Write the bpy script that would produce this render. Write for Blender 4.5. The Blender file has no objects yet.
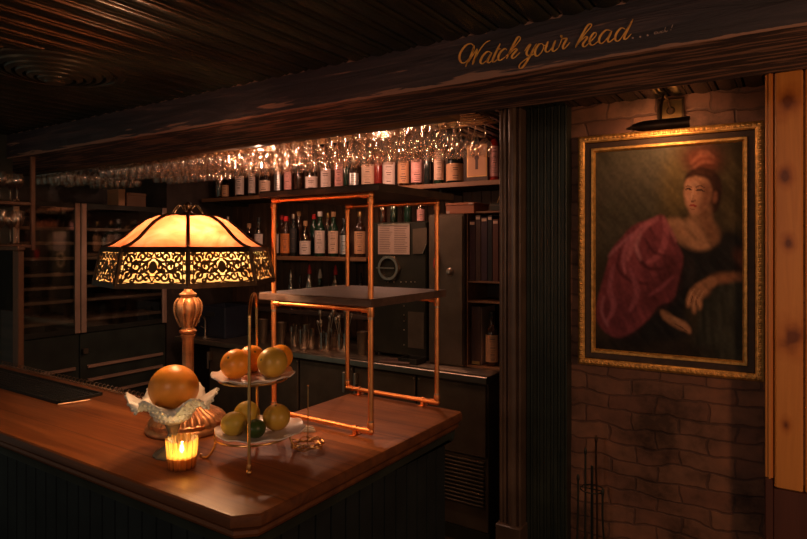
import bpy, math, random
from mathutils import Vector, Matrix
random.seed(7)
PI = math.pi
D = bpy.data
COL = bpy.context.scene.collection
sc = bpy.context.scene

# ------------------------------------------------------------------ camera
CAMZ = 1.67
FPX = 597.0
YAW = math.radians(33.24)
cam_d = D.cameras.new('camera'); cam = D.objects.new('camera', cam_d); COL.objects.link(cam)
cam.location = (0, 0, CAMZ); cam.rotation_euler = (PI/2, 0, YAW)
cam_d.sensor_width = 36.0; cam_d.lens = FPX/807*36.0; cam_d.shift_y = -24.5/807
cam_d.clip_start = 0.02
sc.camera = cam
# ------------------------------------------------------------------ world, lights, exposure
w = D.worlds.new('world'); sc.world = w; w.use_nodes = True
w.node_tree.nodes['Background'].inputs[0].default_value = (0.66, 0.74, 0.58, 1)
w.node_tree.nodes['Background'].inputs[1].default_value = 0.13
sc.view_settings.view_transform = 'Standard'; sc.view_settings.look = 'None'
sc.view_settings.gamma = 1.0; sc.view_settings.use_curve_mapping = False
sc.view_settings.exposure = 0.0
WARM = (1.0, 0.50, 0.20)
def lamp(name, loc, energy, color, radius=0.05, spot=None, aim=None, blend=0.6):
    l = D.lights.new(name, 'SPOT' if spot else 'POINT'); l.energy = energy; l.color = color
    l.shadow_soft_size = radius
    o = D.objects.new(name, l); COL.objects.link(o); o.location = loc
    if spot:
        l.spot_size = math.radians(spot); l.spot_blend = blend
        o.rotation_euler = (Vector(aim)-Vector(loc)).to_track_quat('-Z', 'Y').to_euler()
    return o
# unseen fill lights, added to brighten the room, the post and the left side
lamp('room_fill_light', (-0.4, -1.3, 2.0), 30.0, (1.0, 0.62, 0.45), 0.12)
lamp('room_fill_light', (1.15, 1.0, 1.75), 36.0, (1.0, 0.46, 0.20), 0.10)
lamp('room_fill_light', (-2.6, -0.6, 1.7), 3.0, (1.0, 0.55, 0.3), 0.10)
# first: the spotlight among the glasses; others: fill added without fixtures to light bottles
lamp('back_bar_spot_and_fill_light', (-2.52, 2.36, 2.19), 15.0, (1.0, 0.60, 0.42), 0.012)
lamp('back_bar_spot_and_fill_light', (-2.05, 2.92, 2.26), 9.0, (1.0, 0.50, 0.34), 0.03)
lamp('back_bar_spot_and_fill_light', (-3.0, 2.92, 2.26), 5.0, (1.0, 0.50, 0.34), 0.03)
lamp('back_bar_spot_and_fill_light', (-1.62, 2.42, 2.27), 4.5, (1.0, 0.55, 0.36), 0.03)

# ------------------------------------------------------------------ pixel helpers (photo 807x539)
cyw, syw = math.cos(YAW), math.sin(YAW)
def ray(px, py):
    k = (px-403.5)/FPX
    return Vector((-syw+cyw*k, cyw+syw*k, -(py-245.0)/FPX))
def at_y(px, py, Y):
    d = ray(px, py); t = Y/d.y; return Vector((0, 0, CAMZ))+d*t
def at_x(px, py, X):
    d = ray(px, py); t = X/d.x; return Vector((0, 0, CAMZ))+d*t
def at_z(px, py, Z):
    d = ray(px, py); t = (Z-CAMZ)/d.z; return Vector((0, 0, CAMZ))+d*t

# ------------------------------------------------------------------ materials
MATS = {}
def nodes_of(name):
    m = D.materials.new(name); m.use_nodes = True
    nt = m.node_tree; b = nt.nodes['Principled BSDF']
    return m, nt, b
def N(nt, typ, **kw):
    n = nt.nodes.new(typ)
    for k, v in kw.items():
        if k.startswith('i_'): n.inputs[k[2:].replace('_', ' ')].default_value = v
        else: setattr(n, k, v)
    return n
def ramp(nt, fac, stops):
    r = nt.nodes.new('ShaderNodeValToRGB'); e = r.color_ramp.elements
    while len(e) < len(stops): e.new(0.5)
    for el, (p, c) in zip(e, stops): el.position = p; el.color = (*c, 1) if len(c) == 3 else c
    nt.links.new(fac, r.inputs[0]); return r.outputs[0]
def coords(nt, scale=(1, 1, 1), rot=(0, 0, 0)):
    t = nt.nodes.new('ShaderNodeTexCoord'); m = nt.nodes.new('ShaderNodeMapping')
    m.inputs['Scale'].default_value = scale; m.inputs['Rotation'].default_value = rot
    nt.links.new(t.outputs['Object'], m.inputs[0]); return m.outputs[0]
def bump(nt, b, h, s=0.3, d=0.01):
    n = nt.nodes.new('ShaderNodeBump'); n.inputs['Strength'].default_value = s; n.inputs['Distance'].default_value = d
    nt.links.new(h, n.inputs['Height']); nt.links.new(n.outputs[0], b.inputs['Normal'])
def mat(name, c, rough=0.5, metal=0.0, var=0.15, vs=8.0, bmp=0.0, coat=0.0, trans=0.0, alpha=1.0, spec=0.5, sss=0.0, ior=1.45):
    if name in MATS: return MATS[name]
    m, nt, b = nodes_of(name)
    b.inputs['Roughness'].default_value = rough; b.inputs['Metallic'].default_value = metal
    b.inputs['Coat Weight'].default_value = coat; b.inputs['Transmission Weight'].default_value = trans
    b.inputs['Specular IOR Level'].default_value = spec; b.inputs['IOR'].default_value = ior
    b.inputs['Alpha'].default_value = alpha; b.inputs['Subsurface Weight'].default_value = sss
    b.inputs['Subsurface Scale'].default_value = 0.01
    v = coords(nt); n = N(nt, 'ShaderNodeTexNoise', i_Scale=vs, i_Detail=4.0)
    nt.links.new(v, n.inputs['Vector'])
    lo = tuple(max(0, x*(1-var)) for x in c); hi = tuple(min(1, x*(1+var)) for x in c)
    nt.links.new(ramp(nt, n.outputs['Fac'], [(0.3, lo), (0.7, hi)]), b.inputs['Base Color'])
    if bmp: bump(nt, b, n.outputs['Fac'], bmp, 0.004)
    MATS[name] = m; return m
def wood(name, c1, c2, axis='X', rough=0.35, scale=1.0, plank=None, coat=0.0, knots=False, bmp=0.25, spec=0.5):
    if name in MATS: return MATS[name]
    m, nt, b = nodes_of(name)
    s = {'X': (1.2, 22, 22), 'Y': (22, 1.2, 22), 'Z': (22, 22, 1.2)}[axis]
    v = coords(nt, tuple(q*scale for q in s))
    n = N(nt, 'ShaderNodeTexNoise', i_Scale=1.0, i_Detail=6.0, i_Roughness=0.62, i_Distortion=0.6)
    nt.links.new(v, n.inputs['Vector'])
    col = ramp(nt, n.outputs['Fac'], [(0.28, c1), (0.5, tuple((a+q)/2 for a, q in zip(c1, c2))), (0.72, c2)])
    h = n.outputs['Fac']
    v2 = coords(nt, tuple(q*scale*0.14 for q in s)); n2 = N(nt, 'ShaderNodeTexNoise', i_Scale=1.0, i_Detail=3.0)
    nt.links.new(v2, n2.inputs['Vector'])
    mx = N(nt, 'ShaderNodeMix', data_type='RGBA', blend_type='MULTIPLY'); mx.inputs[0].default_value = 0.65
    nt.links.new(col, mx.inputs[6])
    nt.links.new(ramp(nt, n2.outputs['Fac'], [(0.3, (0.5, 0.5, 0.5)), (0.7, (1, 1, 1))]), mx.inputs[7]); col = mx.outputs[2]
    if knots:
        t0 = nt.nodes.new('ShaderNodeTexCoord'); md = None; nz = N(nt, 'ShaderNodeTexNoise', i_Scale=14.0, i_Detail=3.0); nt.links.new(t0.outputs['Object'], nz.inputs['Vector'])
        for (kx, kz, kr) in knots:
            mp = nt.nodes.new('ShaderNodeMapping'); mp.inputs['Location'].default_value = (-kx/kr, 0, -kz*0.62/kr); mp.inputs['Scale'].default_value = (1/kr, 0, 0.62/kr)
            nt.links.new(t0.outputs['Object'], mp.inputs[0]); ln = N(nt, 'ShaderNodeVectorMath', operation='LENGTH'); nt.links.new(mp.outputs[0], ln.inputs[0])
            if md is None: md = ln.outputs['Value']
            else:
                mi = N(nt, 'ShaderNodeMath', operation='MINIMUM'); nt.links.new(md, mi.inputs[0]); nt.links.new(ln.outputs['Value'], mi.inputs[1]); md = mi.outputs[0]
        dv = N(nt, 'ShaderNodeMath', operation='MULTIPLY_ADD'); dv.inputs[1].default_value = 0.25; nt.links.new(md, dv.inputs[0])
        nm = N(nt, 'ShaderNodeMath', operation='MULTIPLY_ADD'); nm.inputs[1].default_value = 0.5; nm.inputs[2].default_value = -0.25; nt.links.new(nz.outputs['Fac'], nm.inputs[0]); nt.links.new(nm.outputs[0], dv.inputs[2])
        mk = N(nt, 'ShaderNodeMix', data_type='RGBA', blend_type='MULTIPLY'); mk.inputs[0].default_value = 1.0
        nt.links.new(col, mk.inputs[6])
        nt.links.new(ramp(nt, dv.outputs[0], [(0.06, (0.28, 0.17, 0.12)), (0.20, (0.66, 0.52, 0.42)), (0.30, (0.85, 0.75, 0.65)), (0.5, (1, 1, 1))]), mk.inputs[7]); col = mk.outputs[2]
    if plank:
        ax, wd = plank
        t = nt.nodes.new('ShaderNodeTexCoord'); sp = nt.nodes.new('ShaderNodeSeparateXYZ'); nt.links.new(t.outputs['Object'], sp.inputs[0])
        d = N(nt, 'ShaderNodeMath', operation='DIVIDE'); d.inputs[1].default_value = wd; nt.links.new(sp.outputs['XYZ'.index(ax)], d.inputs[0])
        fl = N(nt, 'ShaderNodeMath', operation='FLOOR'); nt.links.new(d.outputs[0], fl.inputs[0])
        fr = N(nt, 'ShaderNodeMath', operation='FRACT'); nt.links.new(d.outputs[0], fr.inputs[0])
        wn = N(nt, 'ShaderNodeTexWhiteNoise', noise_dimensions='1D'); nt.links.new(fl.outputs[0], wn.inputs['W'])
        m1 = N(nt, 'ShaderNodeMix', data_type='RGBA', blend_type='MULTIPLY'); m1.inputs[0].default_value = 1.0
        nt.links.new(col, m1.inputs[6]); nt.links.new(ramp(nt, wn.outputs['Value'], [(0, (0.72, 0.68, 0.66)), (1, (1.1, 1.1, 1.1))]), m1.inputs[7])
        m2 = N(nt, 'ShaderNodeMix', data_type='RGBA', blend_type='MULTIPLY'); m2.inputs[0].default_value = 1.0
        nt.links.new(m1.outputs[2], m2.inputs[6]); nt.links.new(ramp(nt, fr.outputs[0], [(0.0, (0.2, 0.15, 0.12)), (0.035, (1, 1, 1))]), m2.inputs[7]); col = m2.outputs[2]
    nt.links.new(col, b.inputs['Base Color'])
    b.inputs['Roughness'].default_value = rough; b.inputs['Coat Weight'].default_value = coat; b.inputs['Coat Roughness'].default_value = 0.25
    b.inputs['Specular IOR Level'].default_value = spec
    bump(nt, b, h, bmp, 0.004)
    MATS[name] = m; return m
def glass(name, tint=(1, 1, 1), see=0.75, rough=0.04, gloss=(1, 1, 1)):
    """thin clear glass: see-through and mirror by angle"""
    if name in MATS: return MATS[name]
    m = D.materials.new(name); m.use_nodes = True; nt = m.node_tree; nt.nodes.clear()
    out = nt.nodes.new('ShaderNodeOutputMaterial'); mix = nt.nodes.new('ShaderNodeMixShader')
    tr = nt.nodes.new('ShaderNodeBsdfTransparent'); gl = nt.nodes.new('ShaderNodeBsdfGlossy'); lw = nt.nodes.new('ShaderNodeLayerWeight')
    tr.inputs[0].default_value = (*tint, 1); gl.inputs[0].default_value = (*gloss, 1); gl.inputs['Roughness'].default_value = rough
    lw.inputs[0].default_value = 0.35
    mr = N(nt, 'ShaderNodeMapRange'); mr.inputs['To Min'].default_value = 1-see; mr.inputs['To Max'].default_value = 1.0
    nt.links.new(lw.outputs['Facing'], mr.inputs[0]); nt.links.new(mr.outputs[0], mix.inputs[0])
    nt.links.new(tr.outputs[0], mix.inputs[1]); nt.links.new(gl.outputs[0], mix.inputs[2]); nt.links.new(mix.outputs[0], out.inputs[0])
    MATS[name] = m; return m
def cup_glass():
    m = D.materials.new('amber_cup'); m.use_nodes = True; nt = m.node_tree; nt.nodes.clear()
    out = nt.nodes.new('ShaderNodeOutputMaterial'); tr = nt.nodes.new('ShaderNodeBsdfTransparent'); tl = nt.nodes.new('ShaderNodeBsdfTranslucent'); gl = nt.nodes.new('ShaderNodeBsdfGlossy')
    tr.inputs[0].default_value = (1, 0.78, 0.42, 1); tl.inputs[0].default_value = (0.95, 0.62, 0.25, 1); gl.inputs['Roughness'].default_value = 0.08
    a = nt.nodes.new('ShaderNodeMixShader'); a.inputs[0].default_value = 0.45; nt.links.new(tr.outputs[0], a.inputs[1]); nt.links.new(tl.outputs[0], a.inputs[2])
    lw = nt.nodes.new('ShaderNodeLayerWeight'); lw.inputs[0].default_value = 0.3
    b = nt.nodes.new('ShaderNodeMixShader'); nt.links.new(lw.outputs['Facing'], b.inputs[0]); nt.links.new(a.outputs[0], b.inputs[1]); nt.links.new(gl.outputs[0], b.inputs[2]); nt.links.new(b.outputs[0], out.inputs[0]); return m
def emit(name, c, s):
    if name in MATS: return MATS[name]
    m = D.materials.new(name); m.use_nodes = True; nt = m.node_tree; nt.nodes.clear()
    out = nt.nodes.new('ShaderNodeOutputMaterial'); e = nt.nodes.new('ShaderNodeEmission')
    e.inputs[0].default_value = (*c, 1); e.inputs[1].default_value = s; nt.links.new(e.outputs[0], out.inputs[0]); MATS[name] = m; return m
def art_glass(nm, stops):
    m = D.materials.new(nm); m.use_nodes = True; nt = m.node_tree; nt.nodes.clear()
    out = nt.nodes.new('ShaderNodeOutputMaterial'); tl = nt.nodes.new('ShaderNodeBsdfTranslucent'); gl = nt.nodes.new('ShaderNodeBsdfGlossy')
    df = nt.nodes.new('ShaderNodeBsdfDiffuse')
    v = coords(nt, (5, 5, 9)); n = N(nt, 'ShaderNodeTexNoise', i_Scale=1.3, i_Detail=5.0, i_Distortion=1.6); nt.links.new(v, n.inputs['Vector'])
    c = ramp(nt, n.outputs['Fac'], stops)
    nt.links.new(c, tl.inputs[0]); nt.links.new(c, df.inputs[0])
    m1 = nt.nodes.new('ShaderNodeMixShader'); m1.inputs[0].default_value = 0.3
    nt.links.new(tl.outputs[0], m1.inputs[1]); nt.links.new(df.outputs[0], m1.inputs[2])
    m2 = nt.nodes.new('ShaderNodeMixShader'); m2.inputs[0].default_value = 0.05; gl.inputs['Roughness'].default_value = 0.2
    nt.links.new(m1.outputs[0], m2.inputs[1]); nt.links.new(gl.outputs[0], m2.inputs[2]); nt.links.new(m2.outputs[0], out.inputs[0]); return m
def brick():
    m, nt, b = nodes_of('old_brick')
    t = nt.nodes.new('ShaderNodeTexCoord'); sp = nt.nodes.new('ShaderNodeSeparateXYZ'); nt.links.new(t.outputs['Object'], sp.inputs[0])
    cb = nt.nodes.new('ShaderNodeCombineXYZ'); nt.links.new(sp.outputs[0], cb.inputs[0]); nt.links.new(sp.outputs[2], cb.inputs[1])
    ns = N(nt, 'ShaderNodeTexNoise', i_Scale=5.0, i_Detail=3.0); nt.links.new(cb.outputs[0], ns.inputs['Vector'])
    sub = N(nt, 'ShaderNodeVectorMath', operation='SUBTRACT'); sub.inputs[1].default_value = (0.5, 0.5, 0.5); nt.links.new(ns.outputs['Color'], sub.inputs[0])
    scl = N(nt, 'ShaderNodeVectorMath', operation='SCALE'); scl.inputs['Scale'].default_value = 0.085; nt.links.new(sub.outputs[0], scl.inputs[0])
    add = N(nt, 'ShaderNodeVectorMath', operation='ADD'); nt.links.new(cb.outputs[0], add.inputs[0]); nt.links.new(scl.outputs[0], add.inputs[1])
    br = N(nt, 'ShaderNodeTexBrick', i_Scale=1.0); br.inputs['Brick Width'].default_value = 0.20; br.inputs['Row Height'].default_value = 0.072
    br.inputs['Mortar Size'].default_value = 0.006; br.inputs['Mortar Smooth'].default_value = 0.6; br.inputs['Bias'].default_value = 0.0
    br.inputs['Color1'].default_value = (0.20, 0.085, 0.055, 1); br.inputs['Color2'].default_value = (0.27, 0.125, 0.075, 1); br.inputs['Mortar'].default_value = (0.15, 0.07, 0.05, 1)
    nt.links.new(add.outputs[0], br.inputs['Vector'])
    n2 = N(nt, 'ShaderNodeTexNoise', i_Scale=4.0, i_Detail=8.0, i_Roughness=0.65); nt.links.new(cb.outputs[0], n2.inputs['Vector'])
    mx = N(nt, 'ShaderNodeMix', data_type='RGBA', blend_type='MULTIPLY'); mx.inputs[0].default_value = 1.0
    nt.links.new(br.outputs['Color'], mx.inputs[6]); nt.links.new(ramp(nt, n2.outputs['Fac'], [(0.36, (0.25, 0.24, 0.22)), (0.5, (0.8, 0.8, 0.8)), (0.68, (1.25, 1.15, 1.05))]), mx.inputs[7])
    nt.links.new(mx.outputs[2], b.inputs['Base Color']); b.inputs['Roughness'].default_value = 0.75
    n3 = N(nt, 'ShaderNodeTexNoise', i_Scale=30.0, i_Detail=6.0); nt.links.new(cb.outputs[0], n3.inputs['Vector'])
    sm = N(nt, 'ShaderNodeMath', operation='MULTIPLY_ADD'); sm.inputs[1].default_value = 0.25
    inv = N(nt, 'ShaderNodeMath', operation='SUBTRACT'); inv.inputs[0].default_value = 1.0; nt.links.new(br.outputs['Fac'], inv.inputs[1])
    nt.links.new(n3.outputs['Fac'], sm.inputs[0]); nt.links.new(inv.outputs[0], sm.inputs[2])
    bump(nt, b, sm.outputs[0], 0.55, 0.010)
    return m
def beam_mat():
    m, nt, b = nodes_of('worn_beam')
    v = coords(nt, (1.0, 14, 14)); n = N(nt, 'ShaderNodeTexNoise', i_Scale=1.6, i_Detail=9.0, i_Roughness=0.7, i_Distortion=0.8); nt.links.new(v, n.inputs['Vector'])
    col = ramp(nt, n.outputs['Fac'], [(0.3, (0.012, 0.010, 0.012)), (0.5, (0.032, 0.023, 0.029)), (0.68, (0.085, 0.052, 0.052))])
    v2 = coords(nt, (2.2, 30, 30)); n2 = N(nt, 'ShaderNodeTexNoise', i_Scale=1.5, i_Detail=6.0); nt.links.new(v2, n2.inputs['Vector'])
    t = nt.nodes.new('ShaderNodeTexCoord'); sp = nt.nodes.new('ShaderNodeSeparateXYZ'); nt.links.new(t.outputs['Object'], sp.inputs[0])
    mr = N(nt, 'ShaderNodeMapRange'); mr.inputs['From Min'].default_value = 0.042; mr.inputs['From Max'].default_value = 0.0; mr.inputs['To Min'].default_value = 0.0; mr.inputs['To Max'].default_value = 0.16
    nt.links.new(sp.outputs[2], mr.inputs[0])
    ad = N(nt, 'ShaderNodeMath', operation='ADD'); nt.links.new(n2.outputs['Fac'], ad.inputs[0]); nt.links.new(mr.outputs[0], ad.inputs[1])
    # chipped line on the lower and upper front arris
    n4 = N(nt, 'ShaderNodeTexNoise', i_Scale=9.0, i_Detail=5.0); nt.links.new(t.outputs['Object'], n4.inputs['Vector'])
    fy = N(nt, 'ShaderNodeMath', operation='LESS_THAN'); fy.inputs[1].default_value = 0.006; nt.links.new(sp.outputs[1], fy.inputs[0])
    z1 = N(nt, 'ShaderNodeMath', operation='MULTIPLY_ADD'); z1.inputs[1].default_value = 0.020; z1.inputs[2].default_value = -0.0035; nt.links.new(n4.outputs['Fac'], z1.inputs[0])
    lt = N(nt, 'ShaderNodeMath', operation='LESS_THAN'); nt.links.new(sp.outputs[2], lt.inputs[0]); nt.links.new(z1.outputs[0], lt.inputs[1])
    z2 = N(nt, 'ShaderNodeMath', operation='ADD'); z2.inputs[1].default_value = 0.128; nt.links.new(z1.outputs[0], z2.inputs[0])
    gt = N(nt, 'ShaderNodeMath', operation='GREATER_THAN'); nt.links.new(sp.outputs[2], gt.inputs[0]); nt.links.new(z2.outputs[0], gt.inputs[1])
    n5 = N(nt, 'ShaderNodeMath', operation='GREATER_THAN'); n5.inputs[1].default_value = 0.50; nt.links.new(n4.outputs['Fac'], n5.inputs[0])
    g2 = N(nt, 'ShaderNodeMath', operation='MULTIPLY'); nt.links.new(gt.outputs[0], g2.inputs[0]); nt.links.new(n5.outputs[0], g2.inputs[1])
    om = N(nt, 'ShaderNodeMath', operation='MAXIMUM'); nt.links.new(lt.outputs[0], om.inputs[0]); nt.links.new(g2.outputs[0], om.inputs[1])
    e1 = N(nt, 'ShaderNodeMath', operation='MULTIPLY'); nt.links.new(om.outputs[0], e1.inputs[0]); nt.links.new(fy.outputs[0], e1.inputs[1])
    mm = N(nt, 'ShaderNodeMath', operation='MAXIMUM'); nt.links.new(e1.outputs[0], mm.inputs[0]); nt.links.new(ramp(nt, ad.outputs[0], [(0.66, (0, 0, 0)), (0.70, (1, 1, 1))]), mm.inputs[1])
    mx = N(nt, 'ShaderNodeMix', data_type='RGBA'); nt.links.new(mm.outputs[0], mx.inputs[0])
    nt.links.new(col, mx.inputs[6]); mx.inputs[7].default_value = (0.27, 0.14, 0.095, 1)
    nt.links.new(mx.outputs[2], b.inputs['Base Color']); b.inputs['Roughness'].default_value = 0.62
    bump(nt, b, n.outputs['Fac'], 0.8, 0.01); return m

M = {}
M['bar_wood'] = wood('bar_wood', (0.16, 0.042, 0.011), (0.52, 0.185, 0.050), 'X', 0.42, 1.0, ('Y', 0.13), coat=0.12, bmp=0.12)
M['bar_edge'] = wood('bar_edge', (0.07, 0.022, 0.009), (0.20, 0.065, 0.02), 'X', 0.48, spec=0.35)
M['shelf_dark'] = wood('shelf_dark', (0.022, 0.014, 0.010), (0.07, 0.04, 0.026), 'X', 0.55)
M['shelf_grey'] = wood('shelf_grey', (0.055, 0.030, 0.022), (0.18, 0.10, 0.075), 'X', 0.5)
M['shelf_lip'] = wood('shelf_lip', (0.16, 0.07, 0.03), (0.32, 0.15, 0.065), 'X', 0.5)
M['post_wood'] = wood('post_wood', (0.60, 0.20, 0.038), (0.86, 0.35, 0.075), 'Z', 0.45, 0.8, knots=tuple((at_y(a, b, 2.60).x, at_y(a, b, 2.60).z, c) for a, b, c in ((787, 102, 0.028), (785, 176, 0.020), (788, 243, 0.016), (792, 337, 0.034), (786, 425, 0.014))))
M['post_dark'] = wood('post_dark', (0.10, 0.03, 0.02), (0.16, 0.05, 0.03), 'Z', 0.5)
M['left_wood'] = wood('left_wood', (0.14, 0.06, 0.03), (0.26, 0.11, 0.05), 'Z', 0.5)
M['black_paint'] = mat('black_paint', (0.026, 0.032, 0.026), 0.38, 0, 0.3)
M['navy_paint'] = mat('navy_paint', (0.011, 0.015, 0.017), 0.7, 0, 0.3, bmp=0.2, spec=0.25)
M['brown_paint'] = mat('brown_paint', (0.05, 0.038, 0.032), 0.30, 0, 0.3)
M['ceiling'] = mat('ceiling_paint', (0.020, 0.020, 0.014), 0.26, 0, 0.35, 5)
M['back_panel'] = wood('back_panel', (0.07, 0.034, 0.019), (0.15, 0.075, 0.040), 'Z', 0.55)
M['floor'] = wood('floor_wood', (0.02, 0.013, 0.010), (0.05, 0.03, 0.02), 'X', 0.5, 1.0, ('Y', 0.12))
M['copper'] = mat('copper', (0.95, 0.34, 0.12), 0.40, 1.0, 0.18, 14)
M['copper_old'] = mat('copper_solder', (0.55, 0.34, 0.22), 0.4, 1.0, 0.3, 40)
M['brass'] = mat('brass', (0.62, 0.36, 0.14), 0.3, 1.0, 0.2, 20)
M['bronze'] = mat('dark_bronze', (0.065, 0.035, 0.018), 0.42, 0.7, 0.4, 30)
M['lamp_gilt'] = mat('lamp_gilt', (0.55, 0.30, 0.15), 0.36, 0.75, 0.3, 30, 0.2)
M['filigree'] = mat('filigree_metal', (0.10, 0.055, 0.022), 0.4, 0.8, 0.3, 30)
M['steel'] = mat('steel', (0.52, 0.42, 0.32), 0.34, 1.0, 0.15, 12)
M['steel_dark'] = mat('dark_steel', (0.14, 0.10, 0.068), 0.42, 0.6, 0.2, 9)
M['steel_black'] = mat('black_steel', (0.030, 0.030, 0.023), 0.4, 0.3, 0.2)
M['gilt'] = mat('gilt_frame', (0.80, 0.40, 0.11), 0.42, 0.6, 0.35, 50, 0.4)
M['frame_dark'] = mat('frame_dark', (0.050, 0.022, 0.009), 0.55, 0.1, 0.3, 25)
M['orange'] = mat('orange_peel', (0.86, 0.30, 0.022), 0.36, 0, 0.14, 30, 0.15, spec=0.5, sss=0.1)
M['pomelo'] = mat('grapefruit_peel', (0.74, 0.29, 0.035), 0.34, 0, 0.16, 12, 0.08, sss=0.1)
M['lemon'] = mat('lemon_peel', (0.52, 0.36, 0.05), 0.36, 0, 0.2, 20, 0.2, sss=0.1)
M['greenorange'] = mat('greenish_orange_peel', (0.52, 0.30, 0.04), 0.36, 0, 0.25, 9, 0.2, sss=0.1)
M['lime'] = mat('lime_peel', (0.035, 0.065, 0.010), 0.36, 0, 0.25, 20, 0.2)
M['stem'] = mat('fruit_stem', (0.12, 0.10, 0.03), 0.7)
M['china'] = mat('white_china', (0.74, 0.66, 0.62), 0.22, 0, 0.05, 10, coat=0.4)
M['milk'] = mat('milk_glass', (0.60, 0.61, 0.56), 0.38, 0, 0.05, 12, coat=0.1, sss=0.0)
M['milk_stem'] = mat('milk_glass_clear', (0.30, 0.27, 0.20), 0.2, 0, 0.2, 20, trans=0.35)
M['stile_metal'] = mat('stile_metal', (0.50, 0.32, 0.23), 0.35, 0.3, 0.15)
M['slat_wood'] = wood('slat_wood', (0.26, 0.15, 0.10), (0.42, 0.25, 0.17), 'Y', 0.6)
M['column_paint'] = mat('column_paint', (0.10, 0.062, 0.045), 0.32, 0, 0.25)
M['machine_black'] = mat('machine_black', (0.020, 0.019, 0.012), 0.5, 0, 0.2, spec=0.3)
M['vent_metal'] = mat('vent_metal', (0.05, 0.045, 0.032), 0.35, 0.5, 0.3)
M['rubber'] = mat('black_rubber', (0.012, 0.013, 0.012), 0.55, 0, 0.2)
M['paper'] = mat('paper', (0.42, 0.31, 0.25), 0.8, 0, 0.08)
M['ink'] = mat('print_ink', (0.10, 0.06, 0.05), 0.8)
M['wax'] = mat('amber_wax', (0.9, 0.55, 0.22), 0.5, 0, 0.1, sss=0.6)
M['red'] = mat('red_plastic', (0.55, 0.02, 0.02), 0.35)
M['glass'] = glass('clear_glass', (0.93, 0.90, 0.86), 0.82, 0.09, (1, 0.85, 0.75))
M['amber_glass'] = cup_glass()
M['art'] = art_glass('amber_art_glass', [(0.3, (0.36, 0.085, 0.035)), (0.47, (0.40, 0.13, 0.060)), (0.62, (0.42, 0.18, 0.105)), (0.75, (0.30, 0.23, 0.13))])
M['skirt'] = art_glass('skirt_art_glass', [(0.3, (0.45, 0.20, 0.06)), (0.47, (0.55, 0.38, 0.17)), (0.62, (0.62, 0.52, 0.28)), (0.75, (0.42, 0.48, 0.24))])
M['brick'] = brick()
M['beam'] = beam_mat()
M['gold_paint'] = mat('gold_paint', (0.95, 0.40, 0.08), 0.5, 0.1, 0.3, 60)
M['pale_paint'] = mat('pale_paint', (0.40, 0.27, 0.22), 0.7, 0, 0.2, 60)
M['white_paper'] = mat('white_paper', (0.6, 0.55, 0.5), 0.8, 0, 0.05)

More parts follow.
